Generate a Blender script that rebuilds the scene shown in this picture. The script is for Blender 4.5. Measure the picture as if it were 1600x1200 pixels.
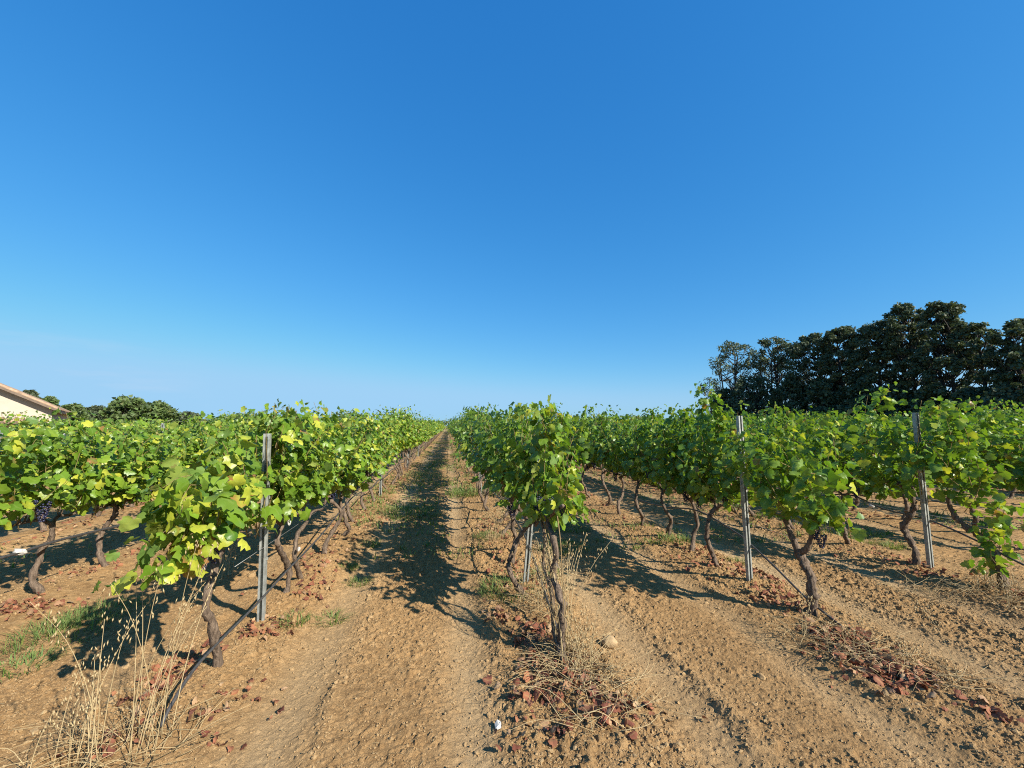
import bpy, math, random
import numpy as np
from mathutils import Vector, Matrix

for o in list(bpy.data.objects):
    bpy.data.objects.remove(o)
SC = bpy.context.scene
COL = SC.collection
R = math.radians

# ------------------------------------------------------------------ camera
F_PX, CAM_H = 650.0, 1.65
PITCH = math.atan(65 / F_PX)
YAW = math.atan(100 / F_PX * math.cos(PITCH))        # to the right of the rows (+Y)
EXPO, SKY_S = 0.9, 0.10
cam = bpy.data.cameras.new("camera")
cam.sensor_width = 36.0
cam.lens = 36.0 * F_PX / 1600.0
cam.clip_start = 0.05
cam.clip_end = 4000
camo = bpy.data.objects.new("camera", cam)
COL.objects.link(camo)
camo.location = (0, 0, CAM_H)
camo.rotation_euler = (math.pi / 2 + PITCH, 0, -YAW)
SC.camera = camo

# ------------------------------------------------------------------ light
SUN_AZ, SUN_EL = 136.0, 33.0                          # clockwise from +Y
SUN_DIR = Vector((math.cos(R(SUN_EL)) * math.sin(R(SUN_AZ)), math.cos(R(SUN_EL)) * math.cos(R(SUN_AZ)), math.sin(R(SUN_EL))))
sun = bpy.data.lights.new("sun", 'SUN')
sun.energy = 5.0
sun.angle = R(0.53)
sun.color = (1.0, 0.93, 0.80)
suno = bpy.data.objects.new("sun", sun)
COL.objects.link(suno)
suno.rotation_euler = SUN_DIR.to_track_quat('Z', 'Y').to_euler()
suno.location = SUN_DIR * 50

world = bpy.data.worlds.new("World")
SC.world = world
world.use_nodes = True
wt = world.node_tree
wt.nodes.clear()
w_out = wt.nodes.new('ShaderNodeOutputWorld')
w_bg = wt.nodes.new('ShaderNodeBackground')
sky = wt.nodes.new('ShaderNodeTexSky')
sky.sky_type = 'NISHITA'
sky.sun_disc = False
sky.sun_elevation = R(SUN_EL)
sky.sun_rotation = R(SUN_AZ)
sky.altitude = 0
sky.air_density = 1.0
sky.dust_density = 0.25
sky.ozone_density = 4.0
hsv = wt.nodes.new('ShaderNodeHueSaturation')
hsv.inputs['Saturation'].default_value = 1.12
hsv.inputs['Value'].default_value = 1.0
# faint wisps of cirrus low in the sky
tc = wt.nodes.new('ShaderNodeTexCoord')
mp = wt.nodes.new('ShaderNodeMapping')
mp.inputs['Scale'].default_value = (2.2, 2.2, 16.0)
mp.inputs['Rotation'].default_value = (0.05, 0.04, 0.3)
ns = wt.nodes.new('ShaderNodeTexNoise')
ns.inputs['Scale'].default_value = 2.2
ns.inputs['Detail'].default_value = 5
ns.inputs['Roughness'].default_value = 0.55
rmp = wt.nodes.new('ShaderNodeMapRange')
rmp.inputs['From Min'].default_value = 0.50
rmp.inputs['From Max'].default_value = 0.75
rmp.inputs['To Max'].default_value = 0.5
sep = wt.nodes.new('ShaderNodeSeparateXYZ')
low = wt.nodes.new('ShaderNodeMapRange')              # only near the horizon
low.inputs['From Min'].default_value = 0.20
low.inputs['From Max'].default_value = 0.05
lef = wt.nodes.new('ShaderNodeMapRange')              # only in the west
lef.inputs['From Min'].default_value = -0.45
lef.inputs['From Max'].default_value = -0.66
m1 = wt.nodes.new('ShaderNodeMath'); m1.operation = 'MULTIPLY'
m2 = wt.nodes.new('ShaderNodeMath'); m2.operation = 'MULTIPLY'
mixc = wt.nodes.new('ShaderNodeMixRGB')
mixc.inputs['Color2'].default_value = (0.66 / (SKY_S * 2 ** EXPO), 0.72 / (SKY_S * 2 ** EXPO), 0.86 / (SKY_S * 2 ** EXPO), 1)
L = wt.links.new
L(tc.outputs['Generated'], mp.inputs['Vector']); L(mp.outputs['Vector'], ns.inputs['Vector'])
L(ns.outputs['Fac'], rmp.inputs['Value']); L(tc.outputs['Generated'], sep.inputs['Vector'])
L(sep.outputs['Z'], low.inputs['Value']); L(sep.outputs['X'], lef.inputs['Value'])
L(rmp.outputs['Result'], m1.inputs[0]); L(low.outputs['Result'], m1.inputs[1])
L(m1.outputs[0], m2.inputs[0]); L(lef.outputs['Result'], m2.inputs[1])
L(sky.outputs['Color'], hsv.inputs['Color'])
sp3 = wt.nodes.new('ShaderNodeSeparateColor'); cb3 = wt.nodes.new('ShaderNodeCombineColor'); L(hsv.outputs['Color'], sp3.inputs['Color'])
K0, K1 = 0.11 * 2 ** 0.35, SKY_S * 2 ** EXPO          # the tone of a clear Mediterranean sky, channel by channel
for i_, (a_, p_, mx) in enumerate(((0.74, 1.14, 0.355), (0.80, 0.68, 0.64), (1.01, 0.45, 0.92))):
    f1 = wt.nodes.new('ShaderNodeMath'); f1.operation = 'POWER'; f1.inputs[1].default_value = p_
    f2 = wt.nodes.new('ShaderNodeMath'); f2.operation = 'MULTIPLY'; f2.inputs[1].default_value = a_ * K0 ** p_ / K1
    f3 = wt.nodes.new('ShaderNodeMath'); f3.operation = 'SMOOTH_MIN'; f3.inputs[1].default_value = mx / K1; f3.inputs[2].default_value = 0.15 / K1
    L(sp3.outputs[i_], f1.inputs[0]); L(f1.outputs[0], f2.inputs[0]); L(f2.outputs[0], f3.inputs[0]); L(f3.outputs[0], cb3.inputs[i_])
L(cb3.outputs['Color'], mixc.inputs['Color1'])
L(m2.outputs[0], mixc.inputs['Fac']); L(mixc.outputs['Color'], w_bg.inputs['Color'])
L(w_bg.outputs['Background'], w_out.inputs['Surface'])
w_bg.inputs['Strength'].default_value = SKY_S

SC.view_settings.view_transform = 'Standard'
SC.view_settings.look = 'None'
SC.view_settings.exposure = EXPO
SC.view_settings.gamma = 1.0
SC.view_settings.use_curve_mapping = False
SC.cycles.max_bounces = 6
SC.cycles.transparent_max_bounces = 4
SC.cycles.use_denoising = False
SC.cycles.pixel_filter_type = 'BLACKMAN_HARRIS'
SC.cycles.filter_width = 1.1

# ------------------------------------------------------------------ camera geometry helpers
cp, sp_, cy, sy = math.cos(PITCH), math.sin(PITCH), math.cos(YAW), math.sin(YAW)
def ray(px, py):
    a = (px - 800) / F_PX; b = -(py - 600) / F_PX
    fw = cp - b * sp_; up = sp_ + b * cp
    return a * cy + fw * sy, -a * sy + fw * cy, up
def on_ground(px, py, z=0.0):
    X, Y, u = ray(px, py); t = (z - CAM_H) / u
    return X * t, Y * t
def on_row(px, py, X0):                               # a point in the vertical plane of a row
    X, Y, u = ray(px, py); t = X0 / X
    return np.array((X0, Y * t, CAM_H + u * t))
def at_dist(px, py, D):                               # a point at horizontal distance D
    X, Y, u = ray(px, py); t = D / math.hypot(X, Y)
    return np.array((X * t, Y * t, CAM_H + u * t))
def in_view(x, y, margin=0.0):
    ang = math.degrees(math.atan2(x, y)) - math.degrees(YAW)
    return -51 - margin < ang < 51 + margin

# ------------------------------------------------------------------ object helpers
def tag(o, label=None, cat=None, group=None, kind=None):
    if label: o['label'] = label
    if cat: o['category'] = cat
    if group: o['group'] = group
    if kind: o['kind'] = kind
    return o
def link(name, data, parent=None):
    o = bpy.data.objects.new(name, data)
    COL.objects.link(o)
    if parent is not None:
        o.parent = parent
    return o
def empty(name, loc, rz=0.0):
    o = bpy.data.objects.new(name, None)
    o.empty_display_size = 0.2
    COL.objects.link(o)
    o.location = [float(v) for v in loc]
    o.rotation_euler = (0, 0, rz)
    return o

class MB:
    """collects triangle soups; builds them as one mesh"""
    def __init__(s):
        s.V, s.T, s.C, s.M, s.S, s.n = [], [], [], [], [], 0
    def add(s, V, T, C=None, mat=0, smooth=True):
        V = np.asarray(V, dtype=np.float64).reshape(-1, 3); T = np.asarray(T, dtype=np.int64).reshape(-1, 3)
        if len(V) == 0 or len(T) == 0: return
        s.V.append(V); s.T.append(T + s.n); s.n += len(V)
        if C is None: C = np.tile((0.5, 0, 0, 0), (len(V), 1))
        C = np.asarray(C, dtype=np.float64)
        if C.ndim == 1: C = np.tile(C, (len(V), 1))
        s.C.append(C)
        s.M.append(np.full(len(T), mat)); s.S.append(np.full(len(T), smooth))
    def arrays(s):
        return np.concatenate(s.V), np.concatenate(s.T), np.concatenate(s.C), np.concatenate(s.M), np.concatenate(s.S)
    def merge(s, arrs, f=None):
        V, T, C, M, S = arrs
        s.V.append(V if f is None else f(V)); s.T.append(T + s.n); s.n += len(V)
        s.C.append(C); s.M.append(M); s.S.append(S)
    def mesh(s, name, mats):
        V, T, C, M, S = s.arrays()
        me = bpy.data.meshes.new(name)
        me.vertices.add(len(V)); me.vertices.foreach_set('co', V.astype(np.float32).ravel())
        me.loops.add(len(T) * 3); me.loops.foreach_set('vertex_index', T.astype(np.int32).ravel())
        me.polygons.add(len(T))
        me.polygons.foreach_set('loop_start', np.arange(0, len(T) * 3, 3, dtype=np.int32))
        me.polygons.foreach_set('material_index', M.astype(np.int32))
        me.polygons.foreach_set('use_smooth', S.astype(bool))
        at = me.attributes.new('Col', 'FLOAT_COLOR', 'POINT')
        at.data.foreach_set('color', C.astype(np.float32).ravel())
        for m in mats: me.materials.append(m)
        me.update(calc_edges=True)
        return me
    def build(s, name, mats, parent=None):
        return link(name, s.mesh(name, mats if isinstance(mats, (list, tuple)) else [mats]), parent)

def nrm(a):
    a = np.asarray(a, dtype=np.float64)
    return a / np.maximum(np.linalg.norm(a, axis=-1, keepdims=True), 1e-9)

def tube(P, r, n=6, rough=0.0, rng=None, cap=True):
    P = np.asarray(P, dtype=np.float64); r = np.broadcast_to(np.asarray(r, dtype=np.float64), (len(P),))
    t = nrm(np.gradient(P, axis=0))
    ref = np.array((0.31, 0.17, 0.93)) if abs(t[0][2]) < 0.9 else np.array((1.0, 0.2, 0.1))
    u = nrm(np.cross(t, ref)); v = np.cross(t, u)
    a = np.linspace(0, 2 * np.pi, n, endpoint=False)
    rr = np.repeat(r[:, None], n, 1)
    if rough and rng is not None: rr = rr * (1 + rough * rng.normal(size=rr.shape))
    V = P[:, None] + rr[..., None] * (np.cos(a)[None, :, None] * u[:, None] + np.sin(a)[None, :, None] * v[:, None])
    V = V.reshape(-1, 3)
    i, j = np.meshgrid(np.arange(len(P) - 1), np.arange(n), indexing='ij')
    A = (i * n + j).ravel(); B = (i * n + (j + 1) % n).ravel(); C_ = A + n; D = B + n
    T = np.concatenate([np.stack([A, B, D], 1), np.stack([A, D, C_], 1)])
    if cap:
        V = np.concatenate([V, P[:1], P[-1:]]); k = len(V) - 2
        jj = np.arange(n); e = (len(P) - 1) * n
        T = np.concatenate([T, np.stack([np.full(n, k), (jj + 1) % n, jj], 1), np.stack([np.full(n, k + 1), e + jj, e + (jj + 1) % n], 1)])
    return V, T

def smooth_path(P, m=6):
    """Catmull-Rom through the points"""
    P = np.asarray(P, dtype=np.float64)
    Q = np.concatenate([2 * P[:1] - P[1:2], P, 2 * P[-1:] - P[-2:-1]])
    out = []
    for i in range(1, len(Q) - 2):
        for t in np.linspace(0, 1, m, endpoint=False):
            a, b, c, d = Q[i - 1], Q[i], Q[i + 1], Q[i + 2]
            out.append(0.5 * (2 * b + (c - a) * t + (2 * a - 5 * b + 4 * c - d) * t * t + (3 * b - a - 3 * c + d) * t ** 3))
    out.append(P[-1])
    return np.array(out)

BOX_T = np.array([[0,2,1],[0,3,2],[4,5,6],[4,6,7],[0,1,5],[0,5,4],[1,2,6],[1,6,5],[2,3,7],[2,7,6],[3,0,4],[3,4,7]])
def box(x0, x1, y0, y1, z0, z1):
    return np.array([(x0,y0,z0),(x1,y0,z0),(x1,y1,z0),(x0,y1,z0),(x0,y0,z1),(x1,y0,z1),(x1,y1,z1),(x0,y1,z1)], dtype=float), BOX_T

def ico(sub):
    import bmesh
    bm = bmesh.new(); bmesh.ops.create_icosphere(bm, subdivisions=sub, radius=1.0)
    bm.verts.ensure_lookup_table()
    V = np.array([v.co[:] for v in bm.verts]); T = np.array([[v.index for v in f.verts] for f in bm.faces])
    bm.free(); return V, T
ICO1, ICO2 = ico(1), ico(2)

# ------------------------------------------------------------------ noise
_r0 = np.random.RandomState(11)
_PT = _r0.rand(256, 256)
def vnoise(x, y):
    xi = np.floor(x).astype(int); yi = np.floor(y).astype(int)
    fx = x - xi; fy = y - yi
    fx = fx * fx * (3 - 2 * fx); fy = fy * fy * (3 - 2 * fy)
    g = lambda a, b: _PT[a & 255, b & 255]
    return (g(xi, yi) * (1 - fx) + g(xi + 1, yi) * fx) * (1 - fy) + (g(xi, yi + 1) * (1 - fx) + g(xi + 1, yi + 1) * fx) * fy
def fbm(x, y, oct=4, gain=0.5):
    s, a, n = 0, 1.0, 0
    for k in range(oct):
        s = s + a * vnoise(x + 17.3 * k, y + 9.1 * k); n += a
        x = x * 2.03; y = y * 2.03; a *= gain
    return s / n
_C1, _C2, _C3 = _r0.rand(256, 256), _r0.rand(256, 256), _r0.rand(256, 256)
def domes(x, y, dens):
    """rounded lumps of random size scattered in a unit grid"""
    xi = np.floor(x).astype(int); yi = np.floor(y).astype(int)
    out = np.zeros_like(x)
    for dx in (-1, 0, 1):
        for dy in (-1, 0, 1):
            a, b = (xi + dx) & 255, (yi + dy) & 255
            cx = xi + dx + _C1[a, b]; cyy = yi + dy + _C2[a, b]; rr = 0.18 + 0.42 * _C3[a, b] ** 1.5
            on = ((_C1[a, b] * 7.13 + _C3[a, b] * 3.7) % 1.0) < dens
            q = 1 - ((x - cx) ** 2 + (y - cyy) ** 2) / rr ** 2
            out = np.maximum(out, np.where(on & (q > 0), np.sqrt(np.maximum(q, 0)) * rr, 0))
    return out

# ------------------------------------------------------------------ materials
def new_mat(name):
    m = bpy.data.materials.new(name); m.use_nodes = True
    nt = m.node_tree; nt.nodes.clear()
    out = nt.nodes.new('ShaderNodeOutputMaterial')
    return m, nt, out
def ramp(nt, fac, stops):
    r = nt.nodes.new('ShaderNodeValToRGB')
    while len(r.color_ramp.elements) < len(stops): r.color_ramp.elements.new(0.5)
    for e, (p, c) in zip(r.color_ramp.elements, stops):
        e.position = p; e.color = (*c, 1)
    nt.links.new(fac, r.inputs['Fac']); return r.outputs['Color']
def noise(nt, scale, detail=4, rough=0.55, vec=None, kind='Object'):
    n = nt.nodes.new('ShaderNodeTexNoise')
    n.inputs['Scale'].default_value = scale; n.inputs['Detail'].default_value = detail; n.inputs['Roughness'].default_value = rough
    if vec is None:
        t = nt.nodes.new('ShaderNodeTexCoord'); vec = t.outputs[kind]
    nt.links.new(vec, n.inputs['Vector']); return n
def mix(nt, a, b, fac, blend='MIX'):
    m = nt.nodes.new('ShaderNodeMixRGB'); m.blend_type = blend
    for s, v in ((m.inputs['Color1'], a), (m.inputs['Color2'], b), (m.inputs['Fac'], fac)):
        if isinstance(v, (tuple, list)): s.default_value = (*v, 1)
        elif isinstance(v, (int, float)): s.default_value = v
        else: nt.links.new(v, s)
    return m.outputs['Color']
def math_(nt, op, a, b=None, clamp=False):
    m = nt.nodes.new('ShaderNodeMath'); m.operation = op; m.use_clamp = clamp
    for s, v in ((m.inputs[0], a), (m.inputs[1], b)):
        if v is None: continue
        if isinstance(v, (int, float)): s.default_value = v
        else: nt.links.new(v, s)
    return m.outputs[0]
def attr(nt):
    a = nt.nodes.new('ShaderNodeAttribute'); a.attribute_name = 'Col'
    s = nt.nodes.new('ShaderNodeSeparateColor'); nt.links.new(a.outputs['Color'], s.inputs['Color'])
    return s.outputs[0], s.outputs[1], s.outputs[2], a.outputs['Alpha']
def bump(nt, h, strength, dist=0.01):
    b = nt.nodes.new('ShaderNodeBump'); b.inputs['Strength'].default_value = strength; b.inputs['Distance'].default_value = dist
    nt.links.new(h, b.inputs['Height']); return b.outputs['Normal']
def principled(nt, col, rough=0.8, spec=0.3, normal=None, metal=0.0):
    p = nt.nodes.new('ShaderNodeBsdfPrincipled')
    if isinstance(col, (tuple, list)): p.inputs['Base Color'].default_value = (*col, 1)
    else: nt.links.new(col, p.inputs['Base Color'])
    if isinstance(rough, (int, float)): p.inputs['Roughness'].default_value = rough
    else: nt.links.new(rough, p.inputs['Roughness'])
    p.inputs['Specular IOR Level'].default_value = spec
    p.inputs['Metallic'].default_value = metal
    if normal is not None: nt.links.new(normal, p.inputs['Normal'])
    return p.outputs[0]

def leaf_material(name, green_a, green_b, yellow, dry, back, trans=0.35, tr_col=(1.5, 1.5, 0.6), rough=0.42, spec=0.45):
    """Col.r picks the green, .g how far the leaf has yellowed, .b how dry its margin is, alpha 0 at the midrib .. 1 at the margin"""
    m, nt, out = new_mat(name)
    r, g, b, al = attr(nt)
    col = mix(nt, green_a, green_b, r)
    nz = noise(nt, 30, 3)
    blotch = math_(nt, 'MULTIPLY', g, math_(nt, 'ADD', math_(nt, 'MULTIPLY', nz.outputs['Fac'], 1.2), 0.4), True)
    col = mix(nt, col, yellow, blotch)
    edge = math_(nt, 'MULTIPLY', b, math_(nt, 'ADD', math_(nt, 'MULTIPLY', al, 1.1), 0.25), True)
    col = mix(nt, col, dry, edge)
    rib = math_(nt, 'MULTIPLY', math_(nt, 'SUBTRACT', 1.0, math_(nt, 'MULTIPLY', al, 5.0), True), 0.22)
    col = mix(nt, col, (0.30, 0.36, 0.12), rib)
    geo = nt.nodes.new('ShaderNodeNewGeometry')
    top = mix(nt, col, mix(nt, col, back, 0.45), geo.outputs['Backfacing'])
    nb = noise(nt, 70, 2)
    nr = bump(nt, nb.outputs['Fac'], 0.25, 0.006)
    p = principled(nt, top, rough, spec, nr)
    t = nt.nodes.new('ShaderNodeBsdfTranslucent')
    nt.links.new(mix(nt, col, tr_col, 1.0, 'MULTIPLY'), t.inputs['Color'])
    ms = nt.nodes.new('ShaderNodeMixShader'); ms.inputs[0].default_value = trans
    nt.links.new(p, ms.inputs[1]); nt.links.new(t.outputs[0], ms.inputs[2]); nt.links.new(ms.outputs[0], out.inputs['Surface'])
    return m

M = {}
M['vine_leaf'] = leaf_material('vine_leaf', (0.055, 0.140, 0.013), (0.180, 0.305, 0.026), (0.44, 0.45, 0.05), (0.30, 0.15, 0.05), (0.18, 0.26, 0.10), 0.34, (1.5, 1.5, 0.6), 0.38, 0.42)
M['tree_leaf'] = leaf_material('tree_leaf', (0.042, 0.064, 0.034), (0.120, 0.150, 0.075), (0.14, 0.14, 0.07), (0.2, 0.12, 0.06), (0.10, 0.12, 0.08), 0.18, (1.2, 1.3, 0.7), 0.55, 0.3)
M['bush_leaf'] = leaf_material('bush_leaf', (0.055, 0.105, 0.030), (0.13, 0.19, 0.055), (0.20, 0.20, 0.06), (0.2, 0.13, 0.07), (0.14, 0.17, 0.10), 0.22, (1.3, 1.4, 0.7), 0.5, 0.35)
M['grass'] = leaf_material('grass', (0.085, 0.165, 0.030), (0.17, 0.26, 0.05), (0.42, 0.36, 0.14), (0.5, 0.36, 0.18), (0.12, 0.18, 0.07), 0.3, (1.3, 1.4, 0.7), 0.6, 0.25)
M['litter'] = leaf_material('litter', (0.17, 0.055, 0.034), (0.32, 0.135, 0.070), (0.42, 0.28, 0.16), (0.10, 0.04, 0.03), (0.30, 0.18, 0.12), 0.12, (1.2, 0.9, 0.7), 0.75, 0.2)

def straw_material():
    m, nt, out = new_mat('dry_straw'); r, g, b, al = attr(nt)
    col = mix(nt, (0.27, 0.18, 0.08), (0.54, 0.42, 0.23), r)
    p = principled(nt, col, 0.6, 0.3)
    t = nt.nodes.new('ShaderNodeBsdfTranslucent'); nt.links.new(col, t.inputs['Color'])
    ms = nt.nodes.new('ShaderNodeMixShader'); ms.inputs[0].default_value = 0.2
    nt.links.new(p, ms.inputs[1]); nt.links.new(t.outputs[0], ms.inputs[2]); nt.links.new(ms.outputs[0], out.inputs['Surface'])
    return m
M['straw'] = straw_material()

def bark_material(name, a, b, scale=60):
    m, nt, out = new_mat(name)
    t = nt.nodes.new('ShaderNodeTexCoord'); mpp = nt.nodes.new('ShaderNodeMapping')
    mpp.inputs['Scale'].default_value = (1, 1, 0.18); nt.links.new(t.outputs['Object'], mpp.inputs['Vector'])
    n = noise(nt, scale, 6, 0.65, mpp.outputs['Vector'])
    col = ramp(nt, n.outputs['Fac'], [(0.3, a), (0.7, b)])
    nt.links.new(principled(nt, col, 0.9, 0.15, bump(nt, n.outputs['Fac'], 1.0, 0.02)), out.inputs['Surface'])
    return m
M['vine_bark'] = bark_material('vine_bark', (0.055, 0.038, 0.027), (0.25, 0.185, 0.135))
M['tree_bark'] = bark_material('tree_bark', (0.035, 0.031, 0.027), (0.10, 0.088, 0.075), 12)
M['cane'] = bark_material('cane', (0.16, 0.10, 0.04), (0.30, 0.24, 0.10), 40)

def soil_material():
    m, nt, out = new_mat('soil')
    r, g, b, al = attr(nt)                            # r: compacted pale track, g: far field cover, b: damp / crusty
    n1 = noise(nt, 1.1, 4, 0.6); n2 = noise(nt, 16, 6, 0.68); n3 = noise(nt, 190, 4, 0.75)
    base = ramp(nt, n2.outputs['Fac'], [(0.25, (0.210, 0.128, 0.060)), (0.5, (0.352, 0.228, 0.110)), (0.78, (0.450, 0.310, 0.163))])
    warm = ramp(nt, n1.outputs['Fac'], [(0.3, (0.86, 0.80, 0.74)), (0.7, (1.08, 1.03, 0.97))])
    base = mix(nt, base, warm, 1.0, 'MULTIPLY')
    speck = ramp(nt, n3.outputs['Fac'], [(0.30, (0.52, 0.48, 0.44)), (0.5, (1, 1, 1)), (0.75, (1.28, 1.26, 1.22))])
    base = mix(nt, base, speck, 0.85, 'MULTIPLY')
    pale = mix(nt, (0.43, 0.305, 0.165), (0.49, 0.365, 0.215), n2.outputs['Fac'])
    base = mix(nt, base, pale, math_(nt, 'MULTIPLY', r, 0.75))
    base = mix(nt, base, (0.20, 0.19, 0.06), math_(nt, 'MULTIPLY', g, n2.outputs['Fac']))
    h = math_(nt, 'ADD', math_(nt, 'MULTIPLY', n2.outputs['Fac'], 0.05), math_(nt, 'MULTIPLY', n3.outputs['Fac'], 0.32))
    nt.links.new(principled(nt, base, 0.95, 0.1, bump(nt, h, 1.0, 0.035)), out.inputs['Surface'])
    return m
M['soil'] = soil_material()
def clod_material():
    m, nt, out = new_mat('clod_soil'); r, g, b, al = attr(nt)
    n = noise(nt, 70, 5, 0.7)
    col = ramp(nt, n.outputs['Fac'], [(0.25, (0.215, 0.132, 0.061)), (0.75, (0.405, 0.270, 0.135))])
    col = mix(nt, col, (0.40, 0.285, 0.155), math_(nt, 'MULTIPLY', r, 0.5))
    nt.links.new(principled(nt, col, 0.95, 0.1, bump(nt, n.outputs['Fac'], 0.8, 0.01)), out.inputs['Surface'])
    return m
M['clod'] = clod_material()

def simple(name, col, rough=0.6, spec=0.3, metal=0.0, nscale=None, var=0.25, bstr=0.0):
    m, nt, out = new_mat(name)
    c, nr = col, None
    if nscale:
        n = noise(nt, nscale, 5, 0.6)
        c = ramp(nt, n.outputs['Fac'], [(0.3, tuple(v * (1 - var) for v in col)), (0.7, tuple(min(1, v * (1 + var)) for v in col))])
        if bstr: nr = bump(nt, n.outputs['Fac'], bstr, 0.01)
    nt.links.new(principled(nt, c, rough, spec, nr, metal), out.inputs['Surface'])
    return m
M['zinc'] = simple('zinc', (0.30, 0.31, 0.285), 0.55, 0.5, 0.35, 26, 0.35, 0.1)
M['wire'] = simple('wire', (0.33, 0.32, 0.30), 0.4, 0.5, 0.6)
M['hose'] = simple('hose', (0.055, 0.052, 0.050), 0.42, 0.5, 0, 60, 0.4)
M['grape'] = simple('grape', (0.020, 0.022, 0.060), 0.45, 0.5, 0, 60, 0.7)
M['plaster'] = simple('plaster', (0.44, 0.38, 0.31), 0.9, 0.15, 0, 3, 0.07, 0.15)
M['tile'] = simple('tile', (0.37, 0.25, 0.165), 0.85, 0.2, 0, 5, 0.35, 0.3)
M['soffit'] = simple('soffit', (0.16, 0.12, 0.09), 0.8, 0.2, 0, 8, 0.2)
M['white'] = simple('white_plastic', (0.50, 0.48, 0.44), 0.5, 0.4, 0, 30, 0.12, 0.2)
M['stone'] = simple('stone', (0.32, 0.225, 0.125), 0.9, 0.15, 0, 25, 0.3, 0.4)
M['tie'] = simple('tie', (0.10, 0.22, 0.13), 0.5, 0.3)

# ------------------------------------------------------------------ ground
ROW0, PITCH_X = 0.8, 2.3
def row_x(k): return ROW0 + PITCH_X * k
FIELD_Y0, FIELD_Y1 = 3.0, 118.0
def bell(d, w): return np.exp(-(d / w) ** 2)
def relief(x, y):
    """large forms: the ridge under each row, wheel tracks, the crumbled edges"""
    x = np.asarray(x, dtype=np.float64); y = np.asarray(y, dtype=np.float64)
    u = (x - ROW0) / PITCH_X
    k = np.round(u); d = (u - k) * PITCH_X                      # signed distance to the nearest row
    wob = (fbm(x * 0.3, y * 0.45, 2) - 0.5) * 0.30
    infield = 1 / (1 + np.exp(-(y - 2.0) * 2.5))
    z = 0.055 * bell(d + wob * 0.6, 0.30) * infield
    a = (u - np.floor(u)) * PITCH_X + wob * 0.35                # 0 at a row .. 2.3 at the next one
    trk = bell(a - 0.58, 0.20) + bell(a - 1.64, 0.15)
    z = z - 0.030 * trk
    br = np.clip(fbm(x * 3.5 + 60, y * 2.2, 3) * 3.2 - 1.25, 0, 1); a = a + (fbm(x * 4, y * 4 + 20, 2) - 0.5) * 0.14
    z = z + br * (0.030 * bell(a - 0.82, 0.055) + 0.028 * bell(a - 1.88, 0.06) + 0.020 * bell(a - 0.30, 0.06))
    z = z + (fbm(x * 0.8 + 5, y * 0.8, 3) - 0.5) * 0.03
    return z, np.clip(trk, 0, 1), d, a
def soil_height(x, y):
    z, trk, d, a = relief(x, y)
    patch = np.clip((fbm(x * 0.9 + 40, y * 0.7 + 3, 3) - 0.33) * 2.6, 0, 1)
    rough = np.clip(1.0 - 0.92 * trk * (0.55 + 0.45 * patch), 0.05, 1) * (0.35 + 0.65 * patch)
    fade = np.clip(1.5 - np.hypot(x - 1, y) / 28.0, 0, 1)
    wx = (fbm(x * 9, y * 9, 2) - 0.5) * 0.05; wy = (fbm(x * 9 + 31, y * 9 + 7, 2) - 0.5) * 0.05
    z = z + fade * rough * (0.30 * domes((x + wx) * 8.5, (y + wy) * 8.5, 0.30) / 8.5 * 1.3
                            + 0.70 * domes((x + wx + 3.3) * 20, (y + wy) * 20, 0.50) / 20 * 1.3)
    z = z + fade * (0.30 + 0.70 * rough) * 1.0 * domes((x + 1.7) * 40, y * 40, 0.5) / 40
    z = z + fade * (0.25 + 0.75 * rough) * ((fbm(x * 47, y * 47, 2, 0.7) - 0.5) * 0.011 + (fbm(x * 5 + 7, y * 5, 2) - 0.5) * 0.012)
    return z, trk
def gz(x, y): return float(relief(np.array([x]), np.array([y]))[0][0])

def axis(a, b, step, lo, hi, g0, g1):
    mid = list(np.arange(a, b, step)); L_, H_ = [], []
    s, v = step, a
    while v > lo:
        s *= g0; v -= s; L_.append(v)
    s, v = step, mid[-1]
    while v < hi:
        s *= g1; v += s; H_.append(v)
    return np.array(L_[::-1] + mid + H_)
gx = axis(-3.0, 5.4, 0.0105, -900, 900, 1.05, 1.05)
gy = axis(1.6, 5.2, 0.0105, -60, 1400, 1.08, 1.017)
GX, GY = np.meshgrid(gx, gy, indexing='xy')
GZ, TR = soil_height(GX, GY)
nx, ny = len(gx), len(gy)
far_cover = np.clip((np.hypot(GX, GY) - 70) / 80, 0, 1)
Cg = np.zeros((nx * ny, 4)); Cg[:, 0] = (TR * np.clip(fbm(GX * 0.7, GY * 0.35 + 9, 3) * 2.2 - 0.45, 0, 1)).ravel(); Cg[:, 1] = far_cover.ravel()
jj, ii = np.meshgrid(np.arange(ny - 1), np.arange(nx - 1), indexing='ij')
A = (jj * nx + ii).ravel()
fl = (_r0.rand(len(A)) < 0.5)[:, None]
Tg = np.concatenate([np.where(fl, np.stack([A, A + 1, A + nx + 1], 1), np.stack([A, A + 1, A + nx], 1)), np.where(fl, np.stack([A, A + nx + 1, A + nx], 1), np.stack([A + 1, A + nx + 1, A + nx], 1))])
nearm = (GX > -3.0) & (GX < 5.4) & (GY > 1.6) & (GY < 8)
GZ = GZ + nearm * _r0.normal(0, 0.0013, GZ.shape) * (1 - 0.5 * TR)
gb = MB(); gb.add(np.stack([GX.ravel(), GY.ravel(), GZ.ravel()], 1), Tg, Cg, 0, False)
ground = gb.build('ground', M['soil'])
tag(ground, kind='structure')

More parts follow.
